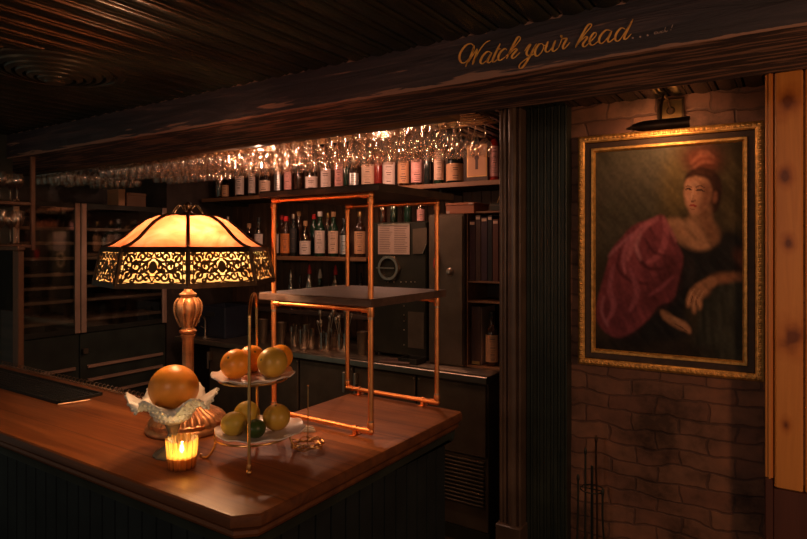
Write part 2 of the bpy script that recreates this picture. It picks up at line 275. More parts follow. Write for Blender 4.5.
# ------------------------------------------------------------------ mesh builder
class MB:
    def __init__(s): s.v = []; s.f = []; s.m = []; s.mats = []; s.cur = 0
    def use(s, material):
        if material not in s.mats: s.mats.append(material)
        s.cur = s.mats.index(material); return s
    def add(s, vs, fs, M4=None):
        o = len(s.v)
        for p in vs:
            p = Vector(p)
            s.v.append(M4 @ p if M4 else p)
        for f in fs: s.f.append([o+i for i in f]); s.m.append(s.cur)
        return s
    def box(s, x0, x1, y0, y1, z0, z1, b=0.0, M4=None):
        if b <= 0:
            vs = [(x, y, z) for x in (x0, x1) for y in (y0, y1) for z in (z0, z1)]
            fs = [(0, 1, 3, 2), (4, 6, 7, 5), (0, 4, 5, 1), (2, 3, 7, 6), (0, 2, 6, 4), (1, 5, 7, 3)]
            return s.add(vs, fs, M4)
        b = min(b, (x1-x0)*0.45, (y1-y0)*0.45, (z1-z0)*0.45)
        rings = []
        for (z, i) in ((z0, b), (z0+b, 0), (z1-b, 0), (z1, b)):
            a0, a1, c0, c1 = x0+i, x1-i, y0+i, y1-i
            rings.append([(a0+b, c0, z), (a1-b, c0, z), (a1, c0+b, z), (a1, c1-b, z), (a1-b, c1, z), (a0+b, c1, z), (a0, c1-b, z), (a0, c0+b, z)])
        return s.rings(rings, True, True, M4)
    def rings(s, rings, cap0=True, cap1=True, M4=None, closed=True):
        n = len(rings[0]); vs = [p for r in rings for p in r]; fs = []
        for i in range(len(rings)-1):
            for j in range(n if closed else n-1):
                k = (j+1) % n; fs.append((i*n+j, i*n+k, (i+1)*n+k, (i+1)*n+j))
        if cap0: fs.append(tuple(range(n))[::-1])
        if cap1: fs.append(tuple((len(rings)-1)*n+j for j in range(n)))
        return s.add(vs, fs, M4)
    def lathe(s, prof, c=(0, 0, 0), n=24, M4=None, cap0=True, cap1=True, fn=None):
        rg = []
        for (r, z) in prof:
            ring = []
            for j in range(n):
                a = 2*PI*j/n; rr, zz = (r, z) if fn is None else fn(r, z, a)
                ring.append((c[0]+rr*math.cos(a), c[1]+rr*math.sin(a), c[2]+zz))
            rg.append(ring)
        return s.rings(rg, cap0, cap1, M4)
    def tube(s, path, r, n=8, closed=False, M4=None):
        P = [Vector(p) for p in path]; m = len(P); rg = []; up = None
        R = r if isinstance(r, (list, tuple)) else [r]*m
        for i in range(m):
            if closed: t = P[(i+1) % m]-P[i-1]
            else: t = P[min(i+1, m-1)]-P[max(i-1, 0)]
            t.normalize()
            if up is None:
                up = Vector((0, 0, 1)) if abs(t.z) < 0.9 else Vector((1, 0, 0))
            x = up - t*up.dot(t)
            if x.length < 1e-4: x = t.orthogonal()
            x.normalize(); up = x; y = t.cross(x)
            rg.append([tuple(P[i]+(x*math.cos(2*PI*j/n)+y*math.sin(2*PI*j/n))*R[i]) for j in range(n)])
        if closed: rg.append(rg[0]); return s.rings(rg, False, False, M4)
        return s.rings(rg, True, True, M4)
    def sphere(s, c, r, n=16, k=10, sc_=(1, 1, 1)):
        rg = [[(c[0]+r*sc_[0]*math.sin(PI*i/k)*math.cos(2*PI*j/n), c[1]+r*sc_[1]*math.sin(PI*i/k)*math.sin(2*PI*j/n), c[2]-r*sc_[2]*math.cos(PI*i/k)) for j in range(n)] for i in range(1, k)]
        o = len(s.v); s.rings(rg, False, False)
        b = len(s.v); s.v.append(Vector((c[0], c[1], c[2]-r*sc_[2]))); s.v.append(Vector((c[0], c[1], c[2]+r*sc_[2])))
        L = o+(k-2)*n
        for j in range(n):
            q = (j+1) % n
            s.f.append([b, o+q, o+j]); s.m.append(s.cur); s.f.append([b+1, L+j, L+q]); s.m.append(s.cur)
        return s
    def prism(s, poly, z0, z1, M4=None):
        return s.rings([[(x, y, z0) for x, y in poly], [(x, y, z1) for x, y in poly]], True, True, M4)
    def build(s, name, material=None, parent=None, world=True, smooth=None):
        """world: the points were given in world space and the parent's location is taken off"""
        me = D.meshes.new(name)
        off = Vector((0, 0, 0))
        if parent is not None and world: off = wloc(parent)
        me.from_pydata([tuple(p-off) for p in s.v], [], s.f)
        mats = s.mats or [material]
        for q in mats: me.materials.append(q)
        if s.mats:
            for p, i in zip(me.polygons, s.m): p.material_index = i
        me.validate()
        if smooth is None: smooth = 40
        if smooth:
            for p in me.polygons: p.use_smooth = True
            try: me.set_sharp_from_angle(angle=math.radians(smooth))
            except Exception: pass
        me.update()
        o = D.objects.new(name, me); COL.objects.link(o)
        if parent is not None: o.parent = parent
        return o
def wloc(o):
    v = Vector((0, 0, 0))
    while o is not None: v += o.location; o = o.parent
    return v
def tag(o, label=None, cat=None, group=None, kind=None):
    if label: o['label'] = label
    if cat: o['category'] = cat
    if group: o['group'] = group
    if kind: o['kind'] = kind
    return o
def thing(name, label, cat, loc=(0, 0, 0), rz=0.0, group=None):
    o = D.objects.new(name, None); COL.objects.link(o); o.location = loc; o.rotation_euler = (0, 0, rz)
    o.empty_display_size = 0.05
    return tag(o, label, cat, group)
def struct(name, mb, material=None): return tag(mb.build(name, material), kind='structure')
def mesh_thing(name, mb, material, label, cat, loc=(0, 0, 0), group=None):
    o = mb.build(name, material); o.location = loc; return tag(o, label, cat, group)
def dup(root, loc, label=None, rz=None):
    r = root.copy(); COL.objects.link(r); r.location = loc
    if rz is not None: r.rotation_euler = (0, 0, rz)
    if label: r['label'] = label
    for ch in list(root.children):
        c = ch.copy(); COL.objects.link(c); c.parent = r
        for g in list(ch.children):
            d = g.copy(); COL.objects.link(d); d.parent = c
    return r
def smooth_path(P, k=6, closed=False):
    P = [Vector(p) for p in P]; out = []; n = len(P)
    for i in range(n if closed else n-1):
        if closed: a, b, c, d = P[i-1], P[i], P[(i+1) % n], P[(i+2) % n]
        else: a, b, c, d = P[max(i-1, 0)], P[i], P[i+1], P[min(i+2, n-1)]
        for j in range(k):
            t = j/k
            out.append(0.5*((2*b)+(c-a)*t+(2*a-5*b+4*c-d)*t*t+(3*b-a-3*c+d)*t**3))
    if not closed: out.append(P[-1])
    return out

# ================================================================== SETTING
XL = -4.2
BACKY = 3.62
CEIL = 2.31
BAR = 1.07
struct('floor', MB().box(XL-0.2, 1.6, -2.2, 3.9, -0.05, 0.0), M['floor'])
# ceiling boards: beaded profile running away from the camera
def ceiling():
    b = MB(); prof = []; x = XL-0.2; W = 0.094
    while x < 1.6:
        prof += [(x, 0.012), (x+0.004, 0.002), (x+0.012, -0.001)]+[(x+0.012+0.052*k/6, -0.001-0.005*math.sin(PI*k/6)) for k in range(1, 7)]+[(x+0.068, 0.004), (x+0.074, -0.001), (x+0.080, -0.003), (x+0.086, -0.001), (x+0.090, 0.004)]
        x += W
    y0, y1 = -2.2, 3.9
    vs = []; fs = []
    for (px, dz) in prof: vs += [(px, y0, CEIL+dz), (px, y1, CEIL+dz)]
    for i in range(len(prof)-1): fs.append((2*i, 2*i+1, 2*i+3, 2*i+2))
    b.add(vs, fs); b.box(XL-0.2, 1.62, y0, y1, CEIL+0.012, CEIL+0.06)
    o = struct('ceiling', b, M['ceiling']); return o
ceiling()
# back wall behind the bottles: vertical boards
def boards_x(x0, x1, y, z0, z1, w, groove=0.006, depth=0.008, back=0.05):
    b = MB(); x = x0; poly = [(x0, y+back)]
    while x < x1-1e-6:
        e = min(x+w, x1)
        poly += [(x, y+depth), (x+groove*0.5, y), (e-groove*0.5, y), (e, y+depth)]
        x = e
    poly.append((x1, y+back))
    return b.prism(poly, z0, z1)
struct('wall_back', boards_x(XL, -1.20, BACKY, 0, CEIL, 0.07, back=0.08), M['back_panel'])
struct('wall_left', MB().box(XL-0.75, XL-0.6, 0.8, BACKY+0.08, 0, CEIL).box(XL-0.6, XL, 2.955, BACKY+0.08, 0, CEIL), M['brown_paint'])
struct('wall_divider', MB().box(-1.20, -1.10, 2.72, BACKY, 0, CEIL), M['brown_paint'])
# brick wall of the alcove, turned a little away
WALLP = Vector((-1.10, 2.735, 0)); WROT = math.radians(2.9)
def brick_wall():
    b = MB(); nx, nz = 90, 80; L = 2.9; vs = []; fs = []; rnd = random.Random(3)
    for i in range(nx+1):
        for k in range(nz+1):
            vs.append((L*i/nx, rnd.uniform(-0.004, 0.004)+0.006*math.sin(i*0.31+k*0.17), CEIL*k/nz))
    for i in range(nx):
        for k in range(nz):
            a = i*(nz+1)+k; fs.append((a, a+nz+1, a+nz+2, a+1))
    b.add(vs, fs); b.box(0, L, 0.012, 0.14, 0, CEIL)
    o = struct('wall_right', b, M['brick']); o.location = WALLP; o.rotation_euler = (0, 0, WROT); return o
brick_wall()
def wall_pt(px, py, off=0.0):
    """point of the brick wall (off = distance in front of it)"""
    n = Vector((math.sin(WROT), -math.cos(WROT), 0)); p0 = WALLP+n*off; d = ray(px, py)
    t = (p0-Vector((0, 0, CAMZ))).dot(n)/d.dot(n); return Vector((0, 0, CAMZ))+d*t
def wall_uz(px, py, off=0.0):
    p = wall_pt(px, py, off)-WALLP; return (p.x*math.cos(WROT)+p.y*math.sin(WROT), p.z)

# column with mouldings
def column():
    b = MB(); x0, x1, y = -1.172, -1.064, 2.60
    poly = [(x0, 2.78), (x0, y+0.02)]
    def half_round(cx, r, k=8): return [(cx-r*math.cos(PI*i/k), y+0.02-r*0.95*math.sin(PI*i/k)) for i in range(k+1)]
    poly += half_round(x0+0.009, 0.008) + half_round(x0+0.029, 0.008) + [(x0+0.040, y+0.012)] + half_round(x0+0.066, 0.022) + [(x1-0.014, y+0.012)] + half_round(x1-0.007, 0.006)
    poly += [(x1, y+0.02), (x1, 2.78)]
    b.prism(poly, 0.36, CEIL); b.box(x0-0.008, x1+0.008, y-0.012, 2.78, 0, 0.36, 0.004)
    return struct('trim_1', b, M['column_paint'])
column()
def bead_panel():
    b = MB(); x0, x1, y = -1.063, -0.868, 2.68; poly = [(x0, 2.74)]; x = x0; w = 0.033
    while x < x1-0.005:
        poly += [(x, y+0.006), (x+0.003, y), (x+0.018, y), (x+0.020, y+0.005)]
        poly += [(x+0.0255-0.0045*math.cos(PI*i/5), y+0.004-0.005*math.sin(PI*i/5)) for i in range(6)]
        x += w
    poly += [(x1, y+0.004), (x1, 2.75)]
    b.prism(poly, 0, CEIL); return struct('trim_2', b, M['black_paint'])
bead_panel()
# wooden post at the right edge
def post():
    y = 2.60
    def X(px): return at_y(px, 300, y).x
    zt = CEIL
    zb = 0.80
    b = MB(); b.box(X(774.5), X(803.2), y, y+0.10, zb-0.03, zt, 0.006); b.box(X(765.0), X(773.5), y+0.012, y+0.08, zb, zt, 0.003)
    b.box(X(768.5), X(771.0), y+0.004, y+0.02, zb, zt, 0.001); b.box(X(805.0), X(822), y+0.01, y+0.10, zb-0.03, zt, 0.004)
    struct('trim_3', b, M['post_wood'])
    c = MB(); c.box(X(765.0), X(773.0), y+0.008, y+0.08, 0, zb-0.002, 0.003); c.box(X(773.2), X(822), y+0.012, y+0.10, 0, zb-0.032, 0.003)
    struct('trim_4', c, M['post_dark'])
post()
# the low beam
BY0, BY1, BZ = 1.632, 2.045, 2.17
def beam():
    b = MB(); rnd = random.Random(11); n = 220; x0, x1 = -4.6, 1.5; rg = []
    ph = [rnd.uniform(0, 6) for _ in range(6)]
    for i in range(n+1):
        x = x0+(x1-x0)*i/n
        w = lambda k, f, a: a*math.sin(x*f+ph[k])+rnd.uniform(-a, a)*0.5
        ring = [(0, 0.006+w(0, 3, 0.002)), (0.004, 0.0+w(1, 5, 0.0018)), (0.2, 0.001), (BY1-BY0-0.008, 0.0+w(2, 4, 0.001)), (BY1-BY0, 0.008), (BY1-BY0, CEIL-BZ+0.004), (0.004, CEIL-BZ+0.004), (0.0+w(3, 2, 0.0015), CEIL-BZ-0.006), (0.001+w(4, 6, 0.001), 0.07)]
        rg.append([(x, y, z) for y, z in ring])
    b.rings(rg, True, True)
    o = struct('trim_5', b, M['beam']); o.location = (0, BY0, BZ); return o
beam_o = beam()
struct('trim_6', MB().box(XL-0.5, -1.135, BY1+0.004, BY1+0.105, BZ+0.002, BZ+0.035, 0.003).box(XL-0.5, -1.135, BY1+0.01, BY1+0.03, BZ+0.03, CEIL-0.001), M['shelf_lip'])

# ---------------------------------------------------------------- lettering on the beam
def ribbon(b, pts, wthin, wthick, Y, depth=0.0008):
    P = smooth_path([Vector((p[0], p[1], 0)) for p in pts], 7)
    L = []; R = []
    for i, p in enumerate(P):
        t = (P[min(i+1, len(P)-1)]-P[max(i-1, 0)])
        if t.length < 1e-6: t = Vector((1, 0, 0))
        t.normalize(); nrm = Vector((-t.y, t.x, 0))
        down = max(0.0, t.y)   # picture y grows downwards
        e = min(1.0, min(i, len(P)-1-i)/4+0.35)
        wd = (wthin+(wthick-wthin)*down**1.2)*e*0.5
        L.append(p+nrm*wd); R.append(p-nrm*wd)
    vs = []
    for q in L+R:
        a = at_y(q.x, q.y, Y); vs.append(a)
    n = len(P); fs = [(i, i+1, n+i+1, n+i) for i in range(n-1)]
    back = [v+Vector((0, depth, 0)) for v in vs]
    b.add(vs, fs); b.add(back, [f[::-1] for f in fs])
def lettering():
    A = lambda L: [(450+x/8.07, 20+y/8.07) for x, y in L]
    B = lambda L: [(510+x/8.07, 20+y/8.07) for x, y in L]
    C = lambda L: [(570+x/6.725, 10+y/6.725) for x, y in L]
    st = [A(s) for s in (
        [(178, 262), (192, 225), (175, 193), (135, 200), (95, 245), (75, 300), (92, 343), (125, 340), (160, 300)],
        [(196, 205), (178, 265), (125, 378)], [(125, 378), (180, 290), (218, 232)], [(218, 232), (206, 290), (180, 362)], [(180, 362), (235, 250), (285, 185), (325, 165)],
        [(332, 264), (302, 255), (264, 290), (245, 335), (262, 352), (300, 320), (338, 262)], [(338, 262), (303, 325), (315, 345), (350, 315)],
        [(405, 190), (345, 318), (358, 337), (392, 305)], [(372, 236), (412, 232)],
        [(458, 243), (442, 230), (407, 260), (388, 308), (405, 325), (448, 295)],
        [(448, 295), (520, 215), (566, 155), (556, 134), (530, 165), (455, 312)], [(470, 285), (520, 235), (537, 242), (500, 290), (513, 308), (565, 262)])]
    st += [B(s) for s in (
        [(118, 250), (148, 205), (162, 200), (134, 262), (148, 287), (185, 250), (214, 190)], [(214, 190), (135, 335), (92, 388), (72, 380), (88, 348), (150, 300), (206, 266)],
        [(258, 190), (232, 198), (206, 238), (202, 275), (218, 291), (252, 262), (272, 215), (258, 190)], [(268, 205), (290, 205)],
        [(308, 172), (286, 235), (300, 258), (332, 232), (368, 162)], [(368, 162), (342, 232), (354, 252), (390, 225)],
        [(390, 225), (422, 142), (413, 125), (426, 150), (456, 150), (428, 210), (437, 232), (484, 180)],
        [(528, 222), (600, 118), (656, 48), (645, 32), (612, 65), (528, 222)], [(550, 185), (606, 137), (622, 145), (588, 195), (602, 215), (645, 178)],
        [(645, 178), (690, 130), (695, 105), (675, 106), (646, 150), (645, 190), (670, 201), (722, 163)])]
    st += [C(s) for s in (
        [(276, 140), (243, 135), (207, 170), (195, 210), (214, 224), (248, 192), (282, 140)], [(282, 140), (255, 195), (265, 215), (305, 182)],
        [(372, 130), (345, 121), (312, 158), (304, 198), (324, 208), (355, 172), (424, 60)], [(424, 60), (366, 178), (377, 195), (412, 160)])]
    b = MB()
    for s in st: ribbon(b, s, 0.95, 2.2, BY0-0.0035)
    o = b.build('lettering', M['gold_paint'], beam_o, smooth=0); o['label'] = 'gold script lettering reading Watch your head'
    b = MB()
    for s in ([(585, 145), (570, 150), (568, 160), (580, 159), (588, 146)], [(592, 145), (590, 156), (600, 155), (607, 142), (605, 155)], [(624, 139), (613, 146), (616, 154), (627, 149)],
              [(627, 151), (643, 116), (630, 150), (640, 137), (644, 147), (656, 138)], [(692, 97), (682, 122)]):
        ribbon(b, C(s), 0.5, 0.8, BY0-0.0035)
    for (x, y), r in (((422, 188), 1.0), ((472, 180), 1.0), ((522, 170), 1.0), ((678, 133), 0.45)):
        c = C([(x, y)])[0]; b.add([at_y(c[0]+r*math.cos(k*PI/5), c[1]+r*math.sin(k*PI/5), BY0-0.0035) for k in range(10)], [tuple(range(10))])
    o = b.build('small_lettering', M['pale_paint'], beam_o, smooth=0); o['label'] = 'three dots and small pale script word ouch'
lettering()

# ---------------------------------------------------------------- round ceiling vent
def vent():
    c = at_z(55, 69, CEIL); t = thing('ceiling_vent', 'round ceiling vent of dark concentric rings', 'vent', (c.x, c.y, CEIL-0.001))
    R = 0.235
    MB().lathe([(R, 0.0), (R-0.004, -0.006), (R-0.03, -0.010), (R-0.034, -0.004), (R-0.034, 0.0)], n=56, cap0=False, cap1=False).build('outer_flange', M['vent_metal'], t, False)
    for k in range(5):
        r = R-0.045-k*0.033; q = -0.007*k
        MB().lathe([(r, -0.004+q), (r-0.004, -0.012+q), (r-0.022, -0.018+q), (r-0.020, -0.010+q), (r, -0.004+q)], n=48, cap0=False, cap1=False).build('ring', M['vent_metal'], t, False)
    MB().lathe([(0.001, -0.052), (0.030, -0.052), (0.036, -0.046), (0.036, -0.020)], n=32, cap1=False).build('centre_disc', M['vent_metal'], t, False)
    MB().lathe([(R-0.02, -0.001), (0.001, -0.001)], n=40, cap0=False).build('backing', M['steel_black'], t, False)
vent()

# ================================================================== THE BAR
BX1, BF, BB, RX, RY = -0.996, 0.893, 1.420, -1.513, 1.925    # right end, front, back, return left, return back
BXL = -3.34
def outline(i=0.0):
    """bar top outline, inset by i; chamfer at the front corner, rounded back corner"""
    ch = 0.048; r = 0.026; P = [(BXL+i, BF+i), (BX1-ch-i*0.4, BF+i), (BX1-i, BF+ch+i*0.4)]
    cx, cy = BX1-r, RY-r
    for k in range(7):
        a = k*PI/12; P.append((cx+(r-i)*math.cos(a), cy+(r-i)*math.sin(a)))
    P += [(RX+i+0.02, RY-i), (RX+i, RY-i-0.02), (RX+i, BB-i), (BXL+i, BB-i)]
    return P
def bar():
    t = thing('bar_counter', 'long reddish brown wooden bar counter with moulded edge and dark front', 'bar counter', (-1.6, 1.15, 0))
    b = MB(); rg = []
    b.use(M['bar_edge'])
    for i, z in ((0.030, BAR-0.062), (0.018, BAR-0.058), (0.014, BAR-0.050), (0.016, BAR-0.042), (0.010, BAR-0.034), (0.002, BAR-0.028), (0.0, BAR-0.018), (0.002, BAR-0.005), (0.006, BAR-0.0015)):
        rg.append([(x, y, z) for x, y in outline(i)])
    b.rings(rg, True, False)
    b.use(M['bar_wood']); P = outline(0.006); Q = outline(0.012); n = len(P)
    b.add([(x, y, BAR-0.0015) for x, y in P]+[(x, y, BAR) for x, y in Q], [(j, (j+1) % n, n+(j+1) % n, n+j) for j in range(n)]+[tuple(n+j for j in range(n))])
    b.build('countertop', None, t, smooth=30)
    # front and end panels with vertical boards
    f = MB(); d = 0.055; y = BF+d; P = []; x = BXL
    while x < BX1-d-0.03:
        P += [(x, y), (x+0.055, y), (x+0.057, y+0.005), (x+0.061, y+0.005), (x+0.063, y)]; x += 0.063
    P += [(BX1-d-0.03, y), (BX1-d, y+0.03)]; yy = y+0.05
    while yy < RY-0.12:
        P += [(BX1-d, yy), (BX1-d, yy+0.055), (BX1-d-0.005, yy+0.057), (BX1-d-0.005, yy+0.061), (BX1-d, yy+0.063)]; yy += 0.063
    P += [(BX1-d, RY-0.05), (RX+0.05, RY-0.05), (RX+0.05, BB-0.05), (BXL, BB-0.05)]
    f.prism(P, 0.0, BAR-0.062)
    f.build('bar_front', M['navy_paint'], t, smooth=0)
    m = MB(); m.rings([[(x, y, z) for x, y in outline(i)] for i, z in ((0.050, BAR-0.100), (0.036, BAR-0.095), (0.030, BAR-0.075), (0.022, BAR-0.0625))], True, True)
    m.build('moulding', M['black_paint'], t, smooth=30)
bar()

# ---------------------------------------------------------------- copper pipe shelf unit
def copper_unit():
    x0, x1, y0, y1 = -1.522, -1.103, 1.497, 1.937-0.03
    t = thing('copper_pipe_shelf', 'open shelf unit of bright copper pipe with two dark wooden boards on the bar', 'shelf unit', ((x0+x1)/2, (y0+y1)/2, BAR))
    r = 0.0088; zb = BAR+0.020; zm = 1.468; zt = 1.826
    for (x, y) in ((x0, y0), (x1, y0), (x1, y1), (x0, y1)):
        MB().tube([(x, y, zb), (x, y, zt)], r, 14).build('upright_pipe', M['copper'], t)
    for y in (y0, y1):
        for z, lab in ((zb, 'bottom'), (zm, 'mid'), (zt, 'top')):
            MB().tube([(x0, y, z), (x1, y, z)], r*0.92, 12).build('cross_pipe', M['copper'], t)
    for (x, y) in ((x0, y0), (x1, y0), (x1, y1), (x0, y1)):
        sx = 1 if x == x0 else -1
        for z in (zb, zm, zt):
            fi = MB()
            if z == zm:
                fi.lathe([(r*1.2, -0.022), (r*1.28, -0.020), (r*1.28, 0.020), (r*1.2, 0.022)], (x, y, z), 14)
            else:
                s = 1 if z == zb else -1
                fi.lathe([(r*1.2, 0.010*s), (r*1.28, 0.012*s), (r*1.28, 0.026*s), (r*1.2, 0.028*s)], (x, y, z), 14)
                fi.sphere((x, y, z), r*1.3, 14, 8)
            fi.tube([(x+sx*0.004, y, z), (x+sx*0.030, y, z)], r*1.22, 12)
            fi.build('tee_fitting' if z == zm else 'elbow_fitting', M['copper'], t)
    so = MB()
    for (x, y) in ((x0, y0), (x1, y0), (x1, y1), (x0, y1)):
        so.lathe([(r*1.1, 0.027), (r*1.13, 0.029), (r*1.1, 0.034)], (x, y, zb), 12); so.lathe([(r*1.1, -0.030), (r*1.13, -0.026), (r*1.1, -0.022)], (x, y, zm), 12)
    so.build('solder_joints', M['copper_old'], t)
    for (x, y) in ((x0+0.07, y0), (x1-0.06, y0), (x1-0.06, y1), (x0+0.06, y1)):
        k = MB(); k.box(x-0.010, x+0.010, y-0.022, y+0.022, BAR, BAR+0.003, 0.001)
        k.lathe([(r*1.1, -0.006), (r*1.25, -0.005), (r*1.25, 0.005), (r*1.1, 0.006)], (0, 0, 0), 12, Matrix.Translation((x, y, zb)) @ Matrix.Rotation(PI/2, 4, 'Y'))
        k.box(x-0.006, x+0.006, y-0.008, y+0.008, BAR+0.002, zb-r*0.6); k.build('foot_clip', M['copper'], t)
    def board(name, xa, xb, ya, yb, za, zc, mt):
        b = MB(); rnd = random.Random(5); n = 24; rg = []
        for i in range(n+1):
            x = xa+(xb-xa)*i/n; j = [rnd.uniform(-0.0012, 0.0012) for _ in range(4)]
            rg.append([(x, ya+j[0], za+0.003), (x, ya+0.003+j[1], za), (x, yb-0.003, za), (x, yb, za+0.003), (x, yb, zc-0.003), (x, yb-0.003, zc), (x, ya+0.004+j[2], zc), (x, ya+j[3], zc-0.004)])
        b.rings(rg); return b.build(name, mt, t, smooth=30)
    board('shelf_board', x0-0.060, x1+0.012, y0-0.014, y1+0.05, zm+r, zm+r+0.026, M['shelf_grey'])
    board('shelf_board', x0-0.055, x1+0.045, y0-0.018, y1+0.05, zt+r, zt+r+0.024, M['shelf_dark'])
copper_unit()

# ---------------------------------------------------------------- table lamp
LX, LY = -1.664, 1.250
def oct_pts(R, z, ph, n=8): return [(R*math.cos(ph+2*PI*k/n), R*math.sin(ph+2*PI*k/n), z) for k in range(n)]
def table_lamp():
    t = thing('table_lamp', 'lit table lamp with eight-sided amber glass shade and pierced metal skirt', 'table lamp', (LX, LY, BAR))
    B = M['lamp_gilt']
    n = 96
    def flute(k, d): return lambda r, z, a: (r*(1+d*abs(math.sin(a*k/2))-d*0.5), z)
    # base
    b = MB(); b.lathe([(0.001, 0), (0.128, 0), (0.132, 0.006), (0.130, 0.014), (0.122, 0.020), (0.112, 0.022)], n=64, cap1=False)
    b.lathe([(0.118, 0.020), (0.120, 0.032), (0.114, 0.036)], n=96, cap0=False, cap1=False, fn=flute(30, 0.07))
    b.lathe([(0.116, 0.034), (0.104, 0.048), (0.082, 0.060), (0.056, 0.074), (0.040, 0.090), (0.030, 0.108), (0.026, 0.118)], n=120, cap0=False, cap1=True, fn=flute(30, 0.10))
    b.build('base', B, t, False, smooth=60)
    MB().lathe([(0.031, 0.115), (0.034, 0.121), (0.026, 0.128), (0.0215, 0.134), (0.0215, 0.295), (0.026, 0.300), (0.028, 0.306), (0.022, 0.311)], n=72, fn=lambda r, z, a: (r*0.86*(1-(0.06*abs(math.sin(a*6)) if 0.13 < z < 0.298 else 0)), z)).build('column', B, t, False, smooth=60)
    u = MB(); u.lathe([(0.022, 0.309), (0.032, 0.314), (0.033, 0.320), (0.024, 0.326), (0.023, 0.332), (0.031, 0.350), (0.041, 0.374), (0.045, 0.392), (0.043, 0.410), (0.034, 0.424), (0.024, 0.430), (0.030, 0.434), (0.032, 0.440), (0.022, 0.446), (0.014, 0.452), (0.010, 0.60)], n=96,
             fn=lambda r, z, a: (r*0.86*(1+(0.07*math.cos(a*6+PI) if 0.34 < z < 0.42 else 0)), z))
    for k in range(6):
        a = 2*PI*k/6
        u.tube(smooth_path([((r)*math.cos(a), r*math.sin(a), z) for r, z in ((0.022, 0.332), (0.031, 0.350), (0.040, 0.374), (0.043, 0.392), (0.040, 0.411), (0.029, 0.426))], 4), 0.0036, 8)
    u.build('urn', B, t, False, smooth=60)
    # bulbs
    for dx, dy in ((0.085, -0.045), (-0.085, 0.045)):
        g = MB(); g.lathe([(0.001, 0.030), (0.015, 0.028), (0.024, 0.016), (0.026, 0.0), (0.020, -0.016), (0.012, -0.028), (0.011, -0.036)], (dx, dy, 0.590), 20)
        g.build('bulb', emit('lamp_bulb', (1.0, 0.54, 0.26), 260.0), t, False)
        MB().lathe([(0.013, 0), (0.015, 0.004), (0.015, 0.035), (0.012, 0.038)], (dx, dy, 0.518), 16).tube([(0, 0, 0.50), (dx*0.5, dy*0.5, 0.495), (dx, dy, 0.502), (dx, dy, 0.522)], 0.004, 8).build('socket', M['bronze'], t, False)
    # shade
    ph = math.atan2(-LY, -LX)     # one corner towards the camera
    zs0, zs1, zt = 0.482, 0.589, 0.695
    Rb, Rm = 0.276, 0.253
    prof = [(Rm, zs1), (0.226, 0.599), (0.193, 0.620), (0.162, 0.648), (0.132, 0.672), (0.100, 0.688), (0.078, 0.693)]
    rings_ = [oct_pts(r, z, ph) for r, z in prof]
    for k in range(8):
        q = (k+1) % 8
        c = MB(); m_ = 8; rows = []
        for i, ring in enumerate(rings_):
            a, e = Vector(ring[k]), Vector(ring[q]); bul = 0.012*math.sin(PI*i/(len(rings_)-1))
            rows.append([tuple(a.lerp(e, j/m_)+(a.lerp(e, j/m_)).normalized()*bul*math.sin(PI*j/m_)) for j in range(m_+1)])
        inner = [[tuple(Vector(p)*0.988) for p in r] for r in rows]
        c.rings(rows, False, False, closed=False)
        c.build('glass_panel', M['art'], t, False, smooth=80)
        # skirt glass
        s = MB(); lo, hi = oct_pts(Rb-0.002, zs0, ph), oct_pts(Rm-0.002, zs1, ph)
        s.add([lo[k], lo[q], hi[q], hi[k]], [(0, 1, 2, 3)]); s.build('skirt_glass', M['skirt'], t, False, smooth=0)
        # filigree
        L0, L1, H1, H0 = [Vector(p) for p in (oct_pts(Rb+0.002, zs0, ph)[k], oct_pts(Rb+0.002, zs0, ph)[q], oct_pts(Rm+0.002, zs1, ph)[q], oct_pts(Rm+0.002, zs1, ph)[k])]
        nrm = (L1-L0).cross(H0-L0).normalized()
        if nrm.dot(L0) < 0: nrm = -nrm
        def S(u, v): return L0.lerp(L1, u).lerp(H0.lerp(H1, u), v)
        f = MB()
        def rib(pts, w):
            P = smooth_path([Vector((p[0], p[1], 0)) for p in pts], 4); vs = []; nn = len(P)
            for i, p in enumerate(P):
                d = (P[min(i+1, nn-1)]-P[max(i-1, 0)]); d = Vector((d.x*0.215, d.y*0.105, 0))
                if d.length < 1e-7: d = Vector((1, 0, 0))
                d.normalize(); e = Vector((-d.y*w/0.215, d.x*w/0.105, 0))
                for sgn in (1, -1):
                    for off in (0.0, 0.0015):
                        vs.append(S(p.x+sgn*e.x, p.y+sgn*e.y)+nrm*off)
            fs = []
            for i in range(nn-1):
                a = 4*i; fs += [(a+1, a+5, a+7, a+3), (a, a+4, a+5, a+1), (a+3, a+7, a+6, a+2)]
            f.add(vs, fs)
        def spiral(cx, cy, r, a0, turns, s):
            return [(cx+r*(1-0.8*i/14)*math.cos(a0+s*turns*2*PI*i/14)*0.49, cy+r*(1-0.8*i/14)*math.sin(a0+s*turns*2*PI*i/14)) for i in range(15)]
        w = 0.0033
